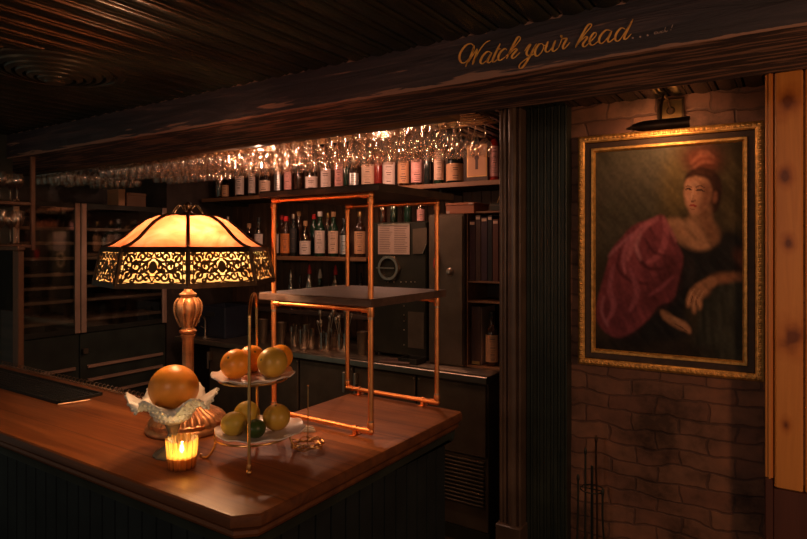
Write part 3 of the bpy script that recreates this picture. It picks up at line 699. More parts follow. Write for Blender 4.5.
        for mx in (0, 1):
            fx = (lambda u: u) if mx == 0 else (lambda u: 1-u)
            def R_(pts, ww=w): rib([(fx(u), v) for u, v in pts], ww)
            for (cx, cy, r, a0, tn, sg) in ((0.15, 0.72, 0.15, 0, 1.3, 1), (0.15, 0.30, 0.15, PI, 1.3, -1), (0.26, 0.52, 0.16, 1.5, 1.4, 1), (0.33, 0.78, 0.13, 3.5, 1.2, -1), (0.33, 0.24, 0.13, 2.5, 1.2, 1),
                                            (0.40, 0.52, 0.11, 0, 1.1, -1), (0.42, 0.20, 0.08, 0, 1.0, 1), (0.43, 0.82, 0.08, 2, 1.0, 1), (0.22, 0.85, 0.07, 1, 1.0, 1), (0.22, 0.15, 0.07, 1, 1.0, -1), (0.05, 0.62, 0.06, 1, 1, 1), (0.05, 0.38, 0.06, 1, 1, -1), (0.07, 0.85, 0.06, 0, 1, 1), (0.07, 0.15, 0.06, 0, 1, -1), (0.30, 0.60, 0.06, 2, 1, 1), (0.36, 0.40, 0.06, 2, 1, 1), (0.22, 0.38, 0.06, 0, 1, 1), (0.12, 0.51, 0.07, 1, 1, 1)):
                R_(spiral(cx, cy, r, a0, tn, sg))
            R_([(0.06, 0.08), (0.12, 0.2), (0.20, 0.42), (0.30, 0.35), (0.38, 0.38), (0.46, 0.3)]); R_([(0.06, 0.92), (0.14, 0.8), (0.2, 0.6), (0.3, 0.66), (0.38, 0.64), (0.47, 0.72)])
            R_([(0.07, 0.5), (0.16, 0.5), (0.24, 0.36), (0.32, 0.5), (0.42, 0.62)])
            R_([(0.10, 0.10), (0.3, 0.07), (0.5, 0.10)], 0.0014); R_([(0.10, 0.90), (0.3, 0.93), (0.5, 0.90)], 0.0014)
            R_([(0.075, 0.1), (0.075, 0.9)], 0.0014)
        # medallion
        c0 = [S(0.5+0.062*math.cos(2*PI*i/16), 0.5+0.17*math.sin(2*PI*i/16)) for i in range(16)]
        f.add([p+nrm*0.002 for p in c0], [tuple(range(16))])
        rib([(0.5+0.09*math.cos(2*PI*i/16), 0.5+0.25*math.sin(2*PI*i/16)) for i in range(17)], 0.0016)
        rib([(0.46, 0.75), (0.5, 0.9), (0.54, 0.75)], 0.0022); rib([(0.46, 0.25), (0.5, 0.12), (0.54, 0.25)], 0.0022)
        f.build('filigree_panel', M['filigree'], t, False, smooth=0)
    fr = MB()
    for k in range(8):
        rr = []
        fr.tube(smooth_path([Vector(r[k])*1.003 for r in rings_], 3), 0.0062, 8)
        fr.tube([oct_pts(Rb+0.001, zs0, ph)[k], oct_pts(Rm+0.001, zs1, ph)[k]], 0.0068, 8)
    def band(R0, z0, R1, z1, th=0.005):
        o0, o1 = oct_pts(R0+th, z0, ph), oct_pts(R1+th, z1, ph); i0, i1 = oct_pts(R0-th, z0, ph), oct_pts(R1-th, z1, ph)
        fr.rings([i0, o0, o1, i1, i0], False, False)
    band(Rb+0.002, zs0-0.007, Rb, zs0+0.008); band(Rm+0.005, zs1-0.010, Rm-0.003, zs1+0.006, 0.005); band(0.079, 0.688, 0.074, 0.698, 0.004)
    fr.build('shade_frame', M['bronze'], t, False, smooth=30)
    fn = MB(); fn.lathe([(0.001, 0.694), (0.028, 0.697), (0.030, 0.700), (0.020, 0.704), (0.012, 0.708), (0.008, 0.716), (0.012, 0.722), (0.014, 0.730), (0.008, 0.738), (0.001, 0.741)], n=24, cap1=False)
    for k in range(4):
        a = k*PI/2+ph; fn.tube([(0.02*math.cos(a), 0.02*math.sin(a), 0.698), (0.078*math.cos(a), 0.078*math.sin(a), 0.694)], 0.003, 6)
    for k in range(6):
        a = k*PI/3+0.3
        fn.tube(smooth_path([(0.01*math.cos(a), 0.01*math.sin(a), 0.712), (0.028*math.cos(a), 0.028*math.sin(a), 0.730), (0.040*math.cos(a), 0.040*math.sin(a), 0.722), (0.052*math.cos(a), 0.052*math.sin(a), 0.706)], 4), 0.002, 6)
    fn.build('finial', M['bronze'], t, False)
    fn.v = []
    MB().tube([(0, 0, 0.45), (0, 0, 0.70)], 0.004, 8).build('shade_rod', M['bronze'], t, False)
table_lamp()

# ---------------------------------------------------------------- ruffled compote with the grapefruit
GX, GY = -1.492, 1.070
def compote():
    t = thing('ruffled_compote', 'white ruffled hobnail glass compote on a stem holding a large orange fruit', 'compote', (GX, GY, BAR))
    MB().lathe([(0.001, 0), (0.052, 0), (0.054, 0.004), (0.050, 0.010), (0.034, 0.018), (0.018, 0.030), (0.012, 0.044)], n=48, cap1=True, fn=lambda r, z, a: (r*(1+(0.03*math.cos(a*12) if z < 0.02 else 0)), z)).build('foot', M['milk_stem'], t, False)
    MB().lathe([(0.012, 0.042), (0.017, 0.052), (0.013, 0.062), (0.018, 0.076), (0.024, 0.090)], n=32).build('stem', M['milk_stem'], t, False)
    prof = [(0.020, 0.088), (0.034, 0.094), (0.048, 0.106), (0.058, 0.122), (0.070, 0.138), (0.086, 0.150), (0.102, 0.156), (0.116, 0.158)]
    def ruf(r, z, a, r0=0.055):
        s = max(0.0, (r-r0)/(0.116-r0)); return (r*(1+0.06*s*math.cos(6*a+1.0)), z+0.020*s*s*math.cos(6*a+1.0)+0.0025*s*math.sin(13*a))
    inner = [(r-0.001, z+0.006) for r, z in prof[::-1]]
    b = MB(); b.lathe(prof+inner, n=144, cap0=True, cap1=True, fn=ruf)
    for i, (r, z) in enumerate(prof[2:]):
        nb = 24+3*i
        for j in range(nb):
            a = 2*PI*(j+0.5*(i % 2))/nb; rr, zz = ruf(r, z, a); b.sphere((rr*math.cos(a), rr*math.sin(a), zz+0.0012), 0.0050, 8, 6)
    b.build('bowl', M['milk'], t, False, smooth=70)
compote()
def fruit(name, c, r, material, label, cat, sq=0.94, tilt=(0.4, 0.3), n=32, tip=0.0, group=None):
    b = MB(); k = 20; rg = []
    for i in range(k+1):
        th = PI*i/k; rr = r*math.sin(th); z = -r*sq*math.cos(th)
        if i in (0, k): rr = r*0.02
        z += -r*0.05*math.exp(-(th-PI)**2/0.02)
        if tip: z += r*tip*(math.exp(-(th-PI)**2/0.10)-math.exp(-(th)**2/0.10))
        rg.append([(rr*math.cos(2*PI*j/n), rr*math.sin(2*PI*j/n), z) for j in range(n)])
    b.rings(rg); o = b.build(name, material, None, smooth=80); o.location = c; o.rotation_euler = (tilt[0], tilt[1], 0)
    s = MB(); s.lathe([(r*0.08, r*sq-r*0.075), (r*0.09, r*sq-r*0.03), (r*0.03, r*sq-r*0.02)], n=7); s.build('stem_button', M['stem'], o, False)
    return tag(o, label, cat, group)
fruit('grapefruit', (GX+0.004, GY, BAR+0.190), 0.069, M['pomelo'], 'large smooth orange citrus fruit sitting in the white ruffled compote', 'fruit', 0.95, (-0.5, -0.35), 48)

# ---------------------------------------------------------------- candle holder
def candle():
    c = (-1.381, 1.018); t = thing('candle_holder', 'ribbed amber glass candle holder glowing with a lit candle', 'candle holder', (c[0], c[1], BAR))
    fl = lambda r, z, a: (r*(1+0.05*math.cos(a*16)), z+(0.002*math.cos(a*16) if z > 0.075 else 0))
    MB().lathe([(0.032, 0.0), (0.035, 0.003), (0.037, 0.03), (0.041, 0.08), (0.0395, 0.080), (0.0355, 0.03), (0.033, 0.006)], n=128, cap0=True, cap1=True, fn=fl).build('glass_cup', M['amber_glass'], t, False, smooth=80)
    MB().lathe([(0.001, 0.007), (0.031, 0.007), (0.033, 0.034), (0.031, 0.036), (0.001, 0.035)], n=32).build('wax', M['wax'], t, False)
    MB().tube([(0, 0, 0.034), (0.001, 0, 0.042)], 0.0008, 6).build('wick', M['ink'], t, False)
    MB().lathe([(0.001, 0.040), (0.005, 0.045), (0.0062, 0.050), (0.0045, 0.058), (0.001, 0.070)], n=16).build('flame', emit('candle_flame', (1.0, 0.66, 0.30), 110.0), t, False)
candle()

# ---------------------------------------------------------------- two-tier plate stand with fruit
P1 = Vector((-1.191, 1.082)); away = Vector((-0.741, 0.672)); left = Vector((-0.672, -0.741))
ARM = (away-left*0.09).normalized()
SC = P1+ARM*0.133
def plate_mb(R, z, c, sag=0.016):
    fn = lambda r, zz, a: (r*(1+(0.022*math.cos(a*10) if r > R*0.7 else 0)), zz+(0.003*math.cos(a*10) if r > R*0.9 else 0))
    return MB().lathe([(0.001, -sag), (R*0.55, -sag), (R*0.62, -sag-0.003), (R*0.66, -sag+0.001), (R*0.85, -sag*0.45), (R, 0.0), (R*0.985, 0.003), (R*0.84, -sag*0.45+0.004), (R*0.64, -sag+0.005), (0.001, -sag+0.004)], (c[0], c[1], z), 80, fn=fn)
ZL, ZU = 1.150, 1.306
def tier_stand():
    t = thing('tiered_plate_stand', 'two-tier wire stand with white scalloped plates of fruit on the bar', 'plate stand', (SC.x, SC.y, BAR))
    ax = lambda r, z: (SC.x-ARM.x*r, SC.y-ARM.y*r, z)
    top = 1.532
    path = smooth_path([ax(0.136, BAR+0.004), ax(0.135, 1.15), ax(0.128, 1.30), ax(0.120, 1.46)]+[ax(0.118*math.cos(a), 1.475+(top-1.475)*math.sin(a)) for a in (0.3, 0.8, 1.3, PI-1.3, PI-0.8, PI-0.3)]+[ax(-0.120, 1.46), ax(-0.128, 1.30), ax(-0.135, 1.15), ax(-0.136, 1.10)], 4)
    MB().tube(path, 0.0042, 10).build('handle_frame', M['brass'], t)
    MB().sphere(ax(0.136, BAR+0.008), 0.008, 12, 8).lathe([(0.006, 0.016), (0.0075, 0.022), (0.006, 0.028)], ax(0.136, BAR), 12).build('front_foot', M['brass'], t)
    for sg in (1, -1):
        b = SC+left*sg*0.105+away*0.020; e = SC+left*sg*0.122+away*0.022; q = SC+left*sg*0.142+away*0.024
        MB().tube(smooth_path([(b.x, b.y, ZL-0.012), (b.x, b.y, 1.105), (e.x, e.y, BAR+0.006), (q.x, q.y, BAR+0.005), (q.x, q.y, BAR+0.014)], 5), 0.0034, 8).build('foot', M['brass'], t)
    b = SC+away*0.136
    MB().tube(smooth_path([(b.x, b.y, 1.11), (b.x, b.y, BAR+0.02), (b.x+away.x*0.012, b.y+away.y*0.012, BAR+0.005)], 5), 0.0034, 8).build('foot', M['brass'], t)
    for z, R, rr in ((ZL-0.010, 0.107, 0.135), (ZU-0.009, 0.094, 0.128)):
        k = MB().tube([(SC.x+R*math.cos(i*PI/20), SC.y+R*math.sin(i*PI/20), z-0.004) for i in range(40)], 0.003, 8, closed=True)
        for s in (1, -1): k.tube([ax(s*R, z-0.004), ax(s*rr, z)], 0.003, 8)
        k.build('plate_ring', M['brass'], t)
    for (R, z) in ((0.126, ZL), (0.116, ZU)):
        plate_mb(R, z, SC-left*(0.020 if R > 0.12 else 0.0), 0.012).build('plate', M['china'], t)
tier_stand()
def on_plate(px, py, z):   # point at a height
    return at_z(px, py, z)
def fr2(px, py, r, zpl, dist, **k):
    """centre seen at px,py, resting at the plate's inner level"""
    return None
# fruit centre heights: plate well + radius
def fpos(px, z): # on the vertical plane of the stand: choose by lateral and depth
    return None
def place(lat, dep, r, zplate, sq=0.94): return (SC.x+left.x*lat+away.x*dep, SC.y+left.y*lat+away.y*dep, zplate+r*sq)
fruit('orange', place(0.048, -0.010, 0.042, ZU-0.008), 0.042, M['orange'], 'orange at the left of the upper plate of the stand', 'orange', 0.95, (0.9, 0.2), group=None)
fruit('orange', place(0.004, 0.058, 0.040, ZU-0.006), 0.040, M['orange'], 'orange at the back of the upper plate, mostly hidden behind the wire handle', 'orange', 0.95, (0.3, 0.8))
fruit('orange', place(-0.052, -0.018, 0.043, ZU-0.008), 0.043, M['greenorange'], 'orange with a greenish yellow cheek in front right on the upper plate', 'orange', 0.97, (1.2, -0.4))
fruit('orange', place(-0.078, 0.064, 0.038, ZU-0.004), 0.037, M['orange'], 'orange behind the greenish one at the right of the upper plate', 'orange', 0.95, (0.5, 0.5))
fruit('lemon', place(0.054, -0.020, 0.034, ZL-0.008), 0.033, M['lemon'], 'yellow green lemon at the left of the lower plate', 'lemon', 1.10, (1.1, 0.6), tip=0.12)
fruit('lemon', place(0.018, 0.040, 0.036, ZL-0.004), 0.038, M['lemon'], 'yellow lemon with a highlight standing behind the wire on the lower plate', 'lemon', 1.05, (0.2, 0.3), tip=0.06)
fruit('lime', place(-0.006, -0.055, 0.026, ZL-0.008), 0.026, M['lime'], 'dark green lime at the front of the lower plate behind the wire leg', 'lime', 1.12, (1.3, 0.9), tip=0.1)
fruit('orange', place(-0.064, -0.004, 0.040, ZL-0.008), 0.039, M['greenorange'], 'dull yellow orange at the right of the lower plate', 'orange', 0.95, (0.2, 0.1))

# napkin with a dark straw, wire bill spike, pen, rubber mat
def napkin():
    c = at_z(299, 432, BAR); t = thing('paper_napkin', 'white folded paper napkin lying beside the lower plate', 'napkin', (c.x, c.y, BAR))
    b = MB()
    for k in range(3):
        a = 0.5+0.2*k; s = 0.055-0.004*k; z = 0.0005+0.004*k
        P = [(s*math.cos(a+q), s*math.sin(a+q)) for q in (0, PI*0.5, PI*1.05)]
        b.rings([[(x, y, z) for x, y in P], [(x*0.98, y*0.98, z+0.0035+0.004*max(0, x/s)) for x, y in P]], True, True)
    b.build('paper', M['white_paper'], t, False, smooth=0)
napkin()
def spike():
    c = at_z(308, 449, BAR); t = thing('bill_spike', 'thin upright wire bill spike with a coiled wire base', 'bill spike', (c.x, c.y, BAR))
    pts = []
    for i in range(120):
        a = i*2*PI/30; q = 0.040+0.010*math.cos(a*3.25)
        pts.append((q*math.cos(a*0.97)*1.0, q*math.sin(a*0.97), 0.004+0.012*i/120+0.005*(1+math.sin(a*2.5))))
    MB().tube(pts, 0.0016, 6).build('wire_coil', M['brass'], t, False)
    MB().tube(smooth_path([(0.045, 0.0, 0.010), (0.02, 0.005, 0.012), (0.0, 0.0, 0.014), (0.0, 0.0, 0.05), (0, 0, 0.183)], 6), [0.0016]*24+[0.0008], 6).build('spike_wire', M['brass'], t, False)
    MB().sphere((0, 0, 0.186), 0.0028, 8, 6).build('tip', M['brass'], t, False)
spike()
def bar_mat():
    x0, x1, y0, y1 = -3.30, -2.31, 1.165, 1.335
    t = thing('bar_mat', 'black rubber bar mat lying along the back of the bar at left', 'bar mat', ((x0+x1)/2, (y0+y1)/2, BAR))
    b = MB(); b.box(x0, x1, y0, y1, BAR, BAR+0.006, 0.001)
    for (a, c_, e, f) in ((x0, x1, y0, y0+0.008), (x0, x1, y1-0.008, y1), (x0, x0+0.008, y0, y1), (x1-0.008, x1, y0, y1)): b.box(a, c_, e, f, BAR+0.005, BAR+0.012, 0.001)
    b.build('tray', M['rubber'], t)
    s = MB()
    for i in range(60):
        for j in range(7):
            s.lathe([(0.0035, 0), (0.003, 0.005)], (x0+0.016+i*(x1-x0-0.03)/59, y0+0.018+j*0.022, BAR+0.006), 6)
    s.build('nubs', M['rubber'], t)
bar_mat()
def drip_rail():
    y = BB-0.03; t = MB(); P = []
    for i in range(420):
        x = -3.32+i*(1.24/420); P.append((x, y+0.012*math.cos(i*2*PI/10), BAR+0.012+0.010*math.sin(i*2*PI/10)))
    b = MB(); b.tube(P, 0.0018, 5)
    mesh_thing('wire_coil', b, M['steel_dark'], 'long coiled wire strip along the back edge of the bar behind the mat', 'coil')
drip_rail()
def pen():
    a, c = at_z(58, 404.5, BAR+0.004), at_z(92, 399.5, BAR+0.004)
    t = thing('pen', 'thin pale pen lying on the bar in front of the black mat', 'pen', (a.x, a.y, BAR)); d = (c-a)
    MB().tube([tuple(a), tuple(a+d*0.93)], 0.0035, 8).build('barrel', M['copper_old'], t); MB().tube([tuple(a+d*0.93), tuple(c)], [0.0035, 0.001], 8).build('pen_tip', M['steel'], t)
    MB().box(-0.0015, 0.0015, -0.001, 0.003, 0.0035, 0.0055).build('clip', M['steel'], t, False)
pen()
def folder():
    c = at_z(79, 396, BAR); t = thing('check_holder', 'closed black folder lying at the end of the bar mat', 'folder', (c.x-0.02, c.y+0.03, BAR), 0.0)
pass

# ================================================================== PICTURE
def picture():
    off = 0.03
    # wall coordinates of the corners
    u0, zt0 = wall_uz(578.2, 137.0, off); u1, zt1 = wall_uz(764.5, 120.6, off); _, zb0 = wall_uz(577.9, 364.0, off); _, zb1 = wall_uz(764.5, 381.8, off)
    zt = (zt0+zt1)/2; zb = (zb0+zb1)/2
    o = thing('framed_painting', 'gilt framed oil painting of a seated woman in a pink shawl on brick wall', 'painting', tuple(WALLP+Vector((math.cos(WROT)*(u0+u1)/2, math.sin(WROT)*(u0+u1)/2, (zt+zb)/2))), WROT)
    W = (u1-u0)/2; H = (zt-zb)/2
    def frame_prof(name, prof, material, smooth=30):
        rg = []
        for (i, d) in prof:
            rg.append([(-W+i, -d, -H+i), (W-i, -d, -H+i), (W-i, -d, H-i), (-W+i, -d, H-i)])
        return MB().rings(rg, False, False).build(name, material, o, False, smooth=smooth)
    frame_prof('outer_frame', [(0, 0.010), (0, 0.034), (0.004, 0.042), (0.010, 0.046), (0.026, 0.044), (0.032, 0.038)], M['gilt'])
    frame_prof('dark_band', [(0.032, 0.039), (0.036, 0.034), (0.056, 0.028), (0.058, 0.030)], M['frame_dark'])
    frame_prof('inner_fillet', [(0.057, 0.030), (0.060, 0.037), (0.069, 0.037), (0.073, 0.030), (0.076, 0.020)], M['gilt'])
    # carved rope ornament
    c = MB(); 
    def orn(x, z, ang):
        for k in (0, 1):
            a = ang+(0.7 if k == 0 else -0.6)
            r = 0.0075
            M4 = Matrix.Translation((x, -0.046, z)) @ Matrix.Rotation(-a, 4, 'Y') @ Matrix.Diagonal((1.5, 0.8, 0.6, 1))
            rg = [[(r*math.sin(PI*i/5)*0+r*(-math.cos(PI*i/5)), r*math.sin(PI*i/5)*math.cos(2*PI*j/6), r*math.sin(PI*i/5)*math.sin(2*PI*j/6)) for j in range(6)] for i in range(1, 5)]
            c.rings(rg, True, True, M4)
    st = 0.0185; n = int(2*W/st)
    for i in range(n):
        x = -W+0.014+i*(2*W-0.028)/(n-1)
        orn(x, H-0.016, 0); orn(x, -H+0.016, 0)
    n = int(2*H/st)
    for i in range(1, n-1):
        z = -H+0.014+i*(2*H-0.028)/(n-1)
        orn(-W+0.016, z, PI/2); orn(W-0.016, z, PI/2)
    c.build('carving', M['gilt'], o, False, smooth=80)
    MB().box(-W+0.01, W-0.01, -0.020, -0.009, -H+0.01, H-0.01).build('backing_board', M['frame_dark'], o, False)
    # painted canvas
    import numpy as np
    nx, nz = 170, 230; cw, ch = W-0.070, H-0.070
    xs = np.linspace(0, 1, nx); ys = np.linspace(0, 1, nz)
    # photo pixel of every canvas point (top-left origin), only to lay the figure out
    ul, tl = wall_uz(592.5, 150, off)[0], 0
    def uv(px, py):
        u, z = wall_uz(px, py, off); cx = (u0+u1)/2; cz = (zt+zb)/2
        return ((u-cx)/(2*cw)+0.5, 0.5-(z-cz)/(2*ch))
    rs = np.random.RandomState(4)
    GX_, GY_ = np.meshgrid(xs, ys)
    def smooth_noise(sx, sy, ang=0.0):
        gx = GX_*math.cos(ang)+GY_*1.3*math.sin(ang); gy = -GX_*math.sin(ang)+GY_*1.3*math.cos(ang)
        g = rs.rand(64, 64); a = (gx*sx) % 63; b_ = (gy*sy) % 63; ia = a.astype(int); ib = b_.astype(int); fa = a-ia; fb = b_-ib
        fa = fa*fa*(3-2*fa); fb = fb*fb*(3-2*fb)
        return (g[ia, ib]*(1-fa)*(1-fb)+g[(ia+1) % 64, ib]*fa*(1-fb)+g[ia, (ib+1) % 64]*(1-fa)*fb+g[(ia+1) % 64, (ib+1) % 64]*fa*fb)
    img = np.zeros((nz, nx, 3)); img[:] = (0.040, 0.030, 0.018)
    def blur(m, k):
        for _ in range(2):
            if k < 1: break
            p = np.pad(m, k, mode='edge'); cs = np.cumsum(p, 0); cs = np.vstack([np.zeros((1, cs.shape[1])), cs]); p = (cs[2*k+1:]-cs[:-2*k-1])/(2*k+1)
            cs = np.cumsum(p, 1); cs = np.hstack([np.zeros((cs.shape[0], 1)), cs]); m = (cs[:, 2*k+1:]-cs[:, :-2*k-1])/(2*k+1)
        return m
    K = lambda L: [(590+x/2.567, 140+y/2.567) for x, y in L]
    def poly(L, col, soft=1, alpha=1.0, tex=0.25, ang=0.8, sp=True):
        P = [uv(*p) for p in (K(L))]
        if sp:
            Q = smooth_path([Vector((a, b_, 0)) for a, b_ in P], 5, closed=True); P = [(q.x, q.y) for q in Q]
        ins = np.zeros_like(GX_, dtype=bool); j = len(P)-1
        for i in range(len(P)):
            xi, yi = P[i]; xj, yj = P[j]
            if abs(yj-yi) > 1e-12:
                cnd = ((yi > GY_) != (yj > GY_)) & (GX_ < (xj-xi)*(GY_-yi)/(yj-yi)+xi); ins ^= cnd
            j = i
        m = blur(ins.astype(float), soft)*alpha
        tx = 1+tex*(smooth_noise(9, 40, ang)-0.5)*2
        for k in range(3): img[..., k] = img[..., k]*(1-m)+col[k]*tx*m
    def stroke(L, wpx, col, soft=1, alpha=1.0, tex=0.2):
        P = smooth_path([Vector((x, y, 0)) for x, y in L], 5); A = []; B_ = []
        for i, p in enumerate(P):
            d = P[min(i+1, len(P)-1)]-P[max(i-1, 0)]
            if d.length < 1e-6: continue
            d.normalize(); e = wpx*(0.35+0.65*math.sin(PI*min(1, max(0, (i+1)/(len(P)+1)))))
            A.append((p.x-d.y*e, p.y+d.x*e)); B_.append((p.x+d.y*e, p.y-d.x*e))
        poly(A+B_[::-1], col, soft, alpha, tex, sp=False)
    # background
    poly([(-20, -20), (240, -20), (230, 120), (200, 210), (60, 260), (-20, 330)], (0.085, 0.070, 0.045), 14, 0.9, 0.25, 0.9)
    for s in range(16):
        x = 20+s*14; y = 20+(s*37) % 110
        stroke([(x+60, y), (x+20, y+50), (x-10, y+110)], 9, ((0.15, 0.125, 0.08), (0.12, 0.09, 0.07), (0.06, 0.06, 0.03))[s % 3], 7, 0.5)
    poly([(205, 40), (260, 10), (250, 120), (240, 200), (195, 200), (180, 150)], (0.17, 0.11, 0.035), 8, 0.75, 0.4)
    poly([(320, 60), (380, 20), (410, 200), (350, 230), (325, 150)], (0.085, 0.06, 0.025), 9, 0.8, 0.4)
    poly([(230, 18), (330, 12), (345, 60), (320, 85), (250, 80), (235, 55)], (0.10, 0.035, 0.020), 6, 0.9, 0.4)
    # red headdress
    poly([(252, 45), (270, 28), (300, 25), (322, 45), (315, 75), (285, 82), (258, 72)], (0.20, 0.050, 0.024), 5, 0.85, 0.5, 0.3)
    for s in ([(258, 62), (280, 40), (310, 40)], [(262, 74), (290, 55), (320, 58)], [(275, 35), (300, 30), (318, 45)]): stroke(s, 3.5, (0.40, 0.14, 0.08), 1, 0.75)
    # hair
    poly([(243, 100), (255, 80), (290, 72), (325, 85), (338, 115), (335, 155), (322, 185), (300, 170), (300, 120), (270, 100), (248, 120)], (0.034, 0.013, 0.009), 1, 1, 0.5)
    stroke([(255, 92), (285, 80), (318, 92)], 5, (0.11, 0.038, 0.018), 2, 0.7)
    # table block at right
    poly([(300, 372), (411, 350), (430, 560), (270, 560), (280, 470)], (0.032, 0.034, 0.026), 3, 1, 0.5, 1.5)
    for s in range(6): stroke([(310+s*18, 385), (305+s*19, 470), (300+s*20, 530)], 4, (0.075, 0.07, 0.05), 3, 0.4)
    # dark dress
    poly([(225, 262), (300, 285), (345, 235), (385, 250), (400, 300), (395, 345), (330, 345), (270, 385), (245, 440), (260, 500), (200, 520), (60, 540), (80, 470), (180, 420)], (0.013, 0.012, 0.012), 3, 1, 0.5)
    stroke([(250, 300), (262, 340), (248, 380)], 8, (0.05, 0.035, 0.035), 3, 0.6)
    # neck and chest
    poly([(262, 178), (305, 165), (312, 205), (330, 232), (325, 262), (290, 283), (250, 276), (215, 250), (192, 212), (215, 198), (248, 205)], (0.42, 0.21, 0.11), 2, 1, 0.3)
    poly([(275, 185), (308, 168), (314, 210), (332, 235), (322, 268), (300, 255), (285, 215)], (0.17, 0.072, 0.035), 3, 0.8, 0.3)
    stroke([(205, 212), (245, 215), (268, 232)], 6, (0.48, 0.26, 0.14), 2, 0.8)
    stroke([(222, 240), (255, 258), (295, 262)], 6, (0.40, 0.20, 0.10), 2, 0.8)
    # face, three quarter view
    poly([(243, 112), (252, 98), (275, 93), (300, 102), (312, 130), (305, 160), (285, 185), (262, 190), (248, 172), (241, 145)], (0.54, 0.25, 0.14), 1, 1, 0.2)
    poly([(285, 98), (305, 108), (314, 132), (306, 160), (288, 184), (275, 188), (284, 160), (288, 130)], (0.19, 0.075, 0.04), 3, 0.9, 0.2)
    poly([(246, 115), (266, 104), (280, 112), (264, 122)], (0.60, 0.32, 0.20), 1, 0.8, 0.2)
    poly([(247, 142), (258, 140), (262, 158), (253, 168)], (0.62, 0.30, 0.19), 1, 0.8, 0.2)
    stroke([(245, 127), (252, 124), (260, 128)], 2.6, (0.05, 0.022, 0.018), 0, 0.9); stroke([(272, 130), (282, 127), (293, 132)], 2.6, (0.05, 0.022, 0.018), 0, 0.9)
    stroke([(270, 122), (282, 117), (296, 123)], 1.6, (0.08, 0.03, 0.02), 0, 0.8); stroke([(244, 120), (252, 117), (260, 121)], 1.4, (0.08, 0.03, 0.02), 0, 0.8)
    stroke([(265, 124), (262, 140), (259, 152)], 2.6, (0.66, 0.36, 0.22), 0, 0.8); stroke([(258, 156), (264, 158), (270, 154)], 1.8, (0.14, 0.045, 0.03), 0, 0.8)
    stroke([(255, 169), (263, 167), (273, 170)], 2.8, (0.34, 0.04, 0.03), 0, 0.95); stroke([(257, 176), (263, 178), (270, 176)], 1.5, (0.18, 0.06, 0.04), 0, 0.7)
    poly([(318, 132), (327, 136), (324, 158), (315, 160)], (0.24, 0.09, 0.05), 1, 0.9, 0.2)
    # pink shawl
    sh = [(186, 192), (150, 205), (112, 218), (80, 250), (55, 282), (40, 330), (25, 385), (14, 440), (25, 480), (65, 508), (105, 495), (150, 460), (175, 425), (212, 410), (226, 360), (238, 305), (222, 262), (205, 228)]
    poly(sh, (0.225, 0.050, 0.062), 1, 1, 0.3, 1.1)
    poly([(190, 300), (232, 300), (225, 360), (205, 410), (150, 440), (130, 400), (170, 350)], (0.085, 0.018, 0.022), 5, 0.8, 0.4)
    poly([(60, 400), (120, 430), (110, 485), (60, 500), (25, 470), (20, 430)], (0.12, 0.028, 0.038), 6, 0.7, 0.4)
    for L, w_, c_ in (([(175, 200), (135, 225), (110, 262), (95, 310)], 9, (0.46, 0.13, 0.13)), ([(150, 215), (105, 250), (85, 300), (90, 345)], 6, (0.42, 0.115, 0.125)), ([(188, 205), (195, 240), (180, 290), (140, 320)], 8, (0.38, 0.09, 0.095)),
                      ([(120, 300), (150, 330), (190, 330)], 5, (0.07, 0.015, 0.02)), ([(75, 290), (70, 330), (100, 360), (150, 370)], 5, (0.09, 0.018, 0.025)), ([(60, 320), (50, 380), (60, 430), (40, 470)], 7, (0.33, 0.085, 0.095)),
                      ([(100, 330), (120, 390), (100, 440)], 7, (0.30, 0.075, 0.085)), ([(140, 250), (160, 285), (200, 300)], 4, (0.08, 0.016, 0.022)), ([(45, 300), (75, 270), (110, 240)], 4, (0.40, 0.13, 0.14)), ([(150, 400), (180, 380), (215, 350)], 5, (0.24, 0.055, 0.065)),
                      ([(35, 400), (28, 440), (45, 480)], 3, (0.36, 0.12, 0.13)), ([(130, 240), (118, 275), (130, 310)], 5, (0.50, 0.17, 0.17)), ([(185, 196), (205, 230), (222, 262)], 4, (0.44, 0.13, 0.12))):
        stroke(L, w_, (c_[0]*1.1, c_[1]*1.15, c_[2]*1.3) if c_[0] > 0.2 else c_, 1, 0.85)
    # right arm and hanging hand, other hand
    poly([(372, 282), (400, 285), (425, 320), (411, 345), (385, 325)], (0.17, 0.06, 0.035), 3, 0.9, 0.3)
    poly([(305, 352), (350, 342), (411, 343), (411, 358), (350, 365), (315, 375), (300, 400), (290, 395)], (0.26, 0.11, 0.055), 2, 1, 0.3)
    poly([(318, 350), (290, 360), (262, 378), (250, 400), (246, 425), (253, 432), (262, 415), (262, 442), (270, 446), (275, 420), (279, 438), (286, 430), (290, 405), (305, 385), (325, 368)], (0.40, 0.185, 0.095), 1, 1, 0.3)
    for L in ([(268, 382), (256, 402), (250, 424)], [(282, 385), (268, 410), (265, 438)], [(292, 388), (280, 410), (281, 430)]): stroke(L, 1.8, (0.55, 0.29, 0.16), 0, 0.8)
    for L in ([(263, 400), (258, 420)], [(274, 402), (271, 425)]): stroke(L, 1.2, (0.08, 0.03, 0.02), 0, 0.8)
    poly([(180, 438), (195, 440), (215, 455), (245, 468), (258, 485), (256, 498), (243, 492), (225, 485), (200, 470), (184, 455)], (0.38, 0.18, 0.095), 1, 1, 0.3)
    stroke([(200, 452), (225, 466), (250, 482)], 3, (0.50, 0.27, 0.15), 1, 0.8); stroke([(215, 472), (235, 482), (250, 494)], 1.3, (0.07, 0.03, 0.02), 0, 0.8)
    poly([(-20, 500), (60, 515), (260, 520), (300, 560), (-20, 570)], (0.018, 0.013, 0.010), 5, 0.9, 0.4)
    img *= (0.85+0.3*smooth_noise(60, 60))[..., None]
    img = np.clip(img, 0, 1)
    X = -cw+2*cw*GX_; Z = ch-2*ch*GY_
    verts = np.stack([X.ravel(), np.full(X.size, -0.0205), Z.ravel()], 1)
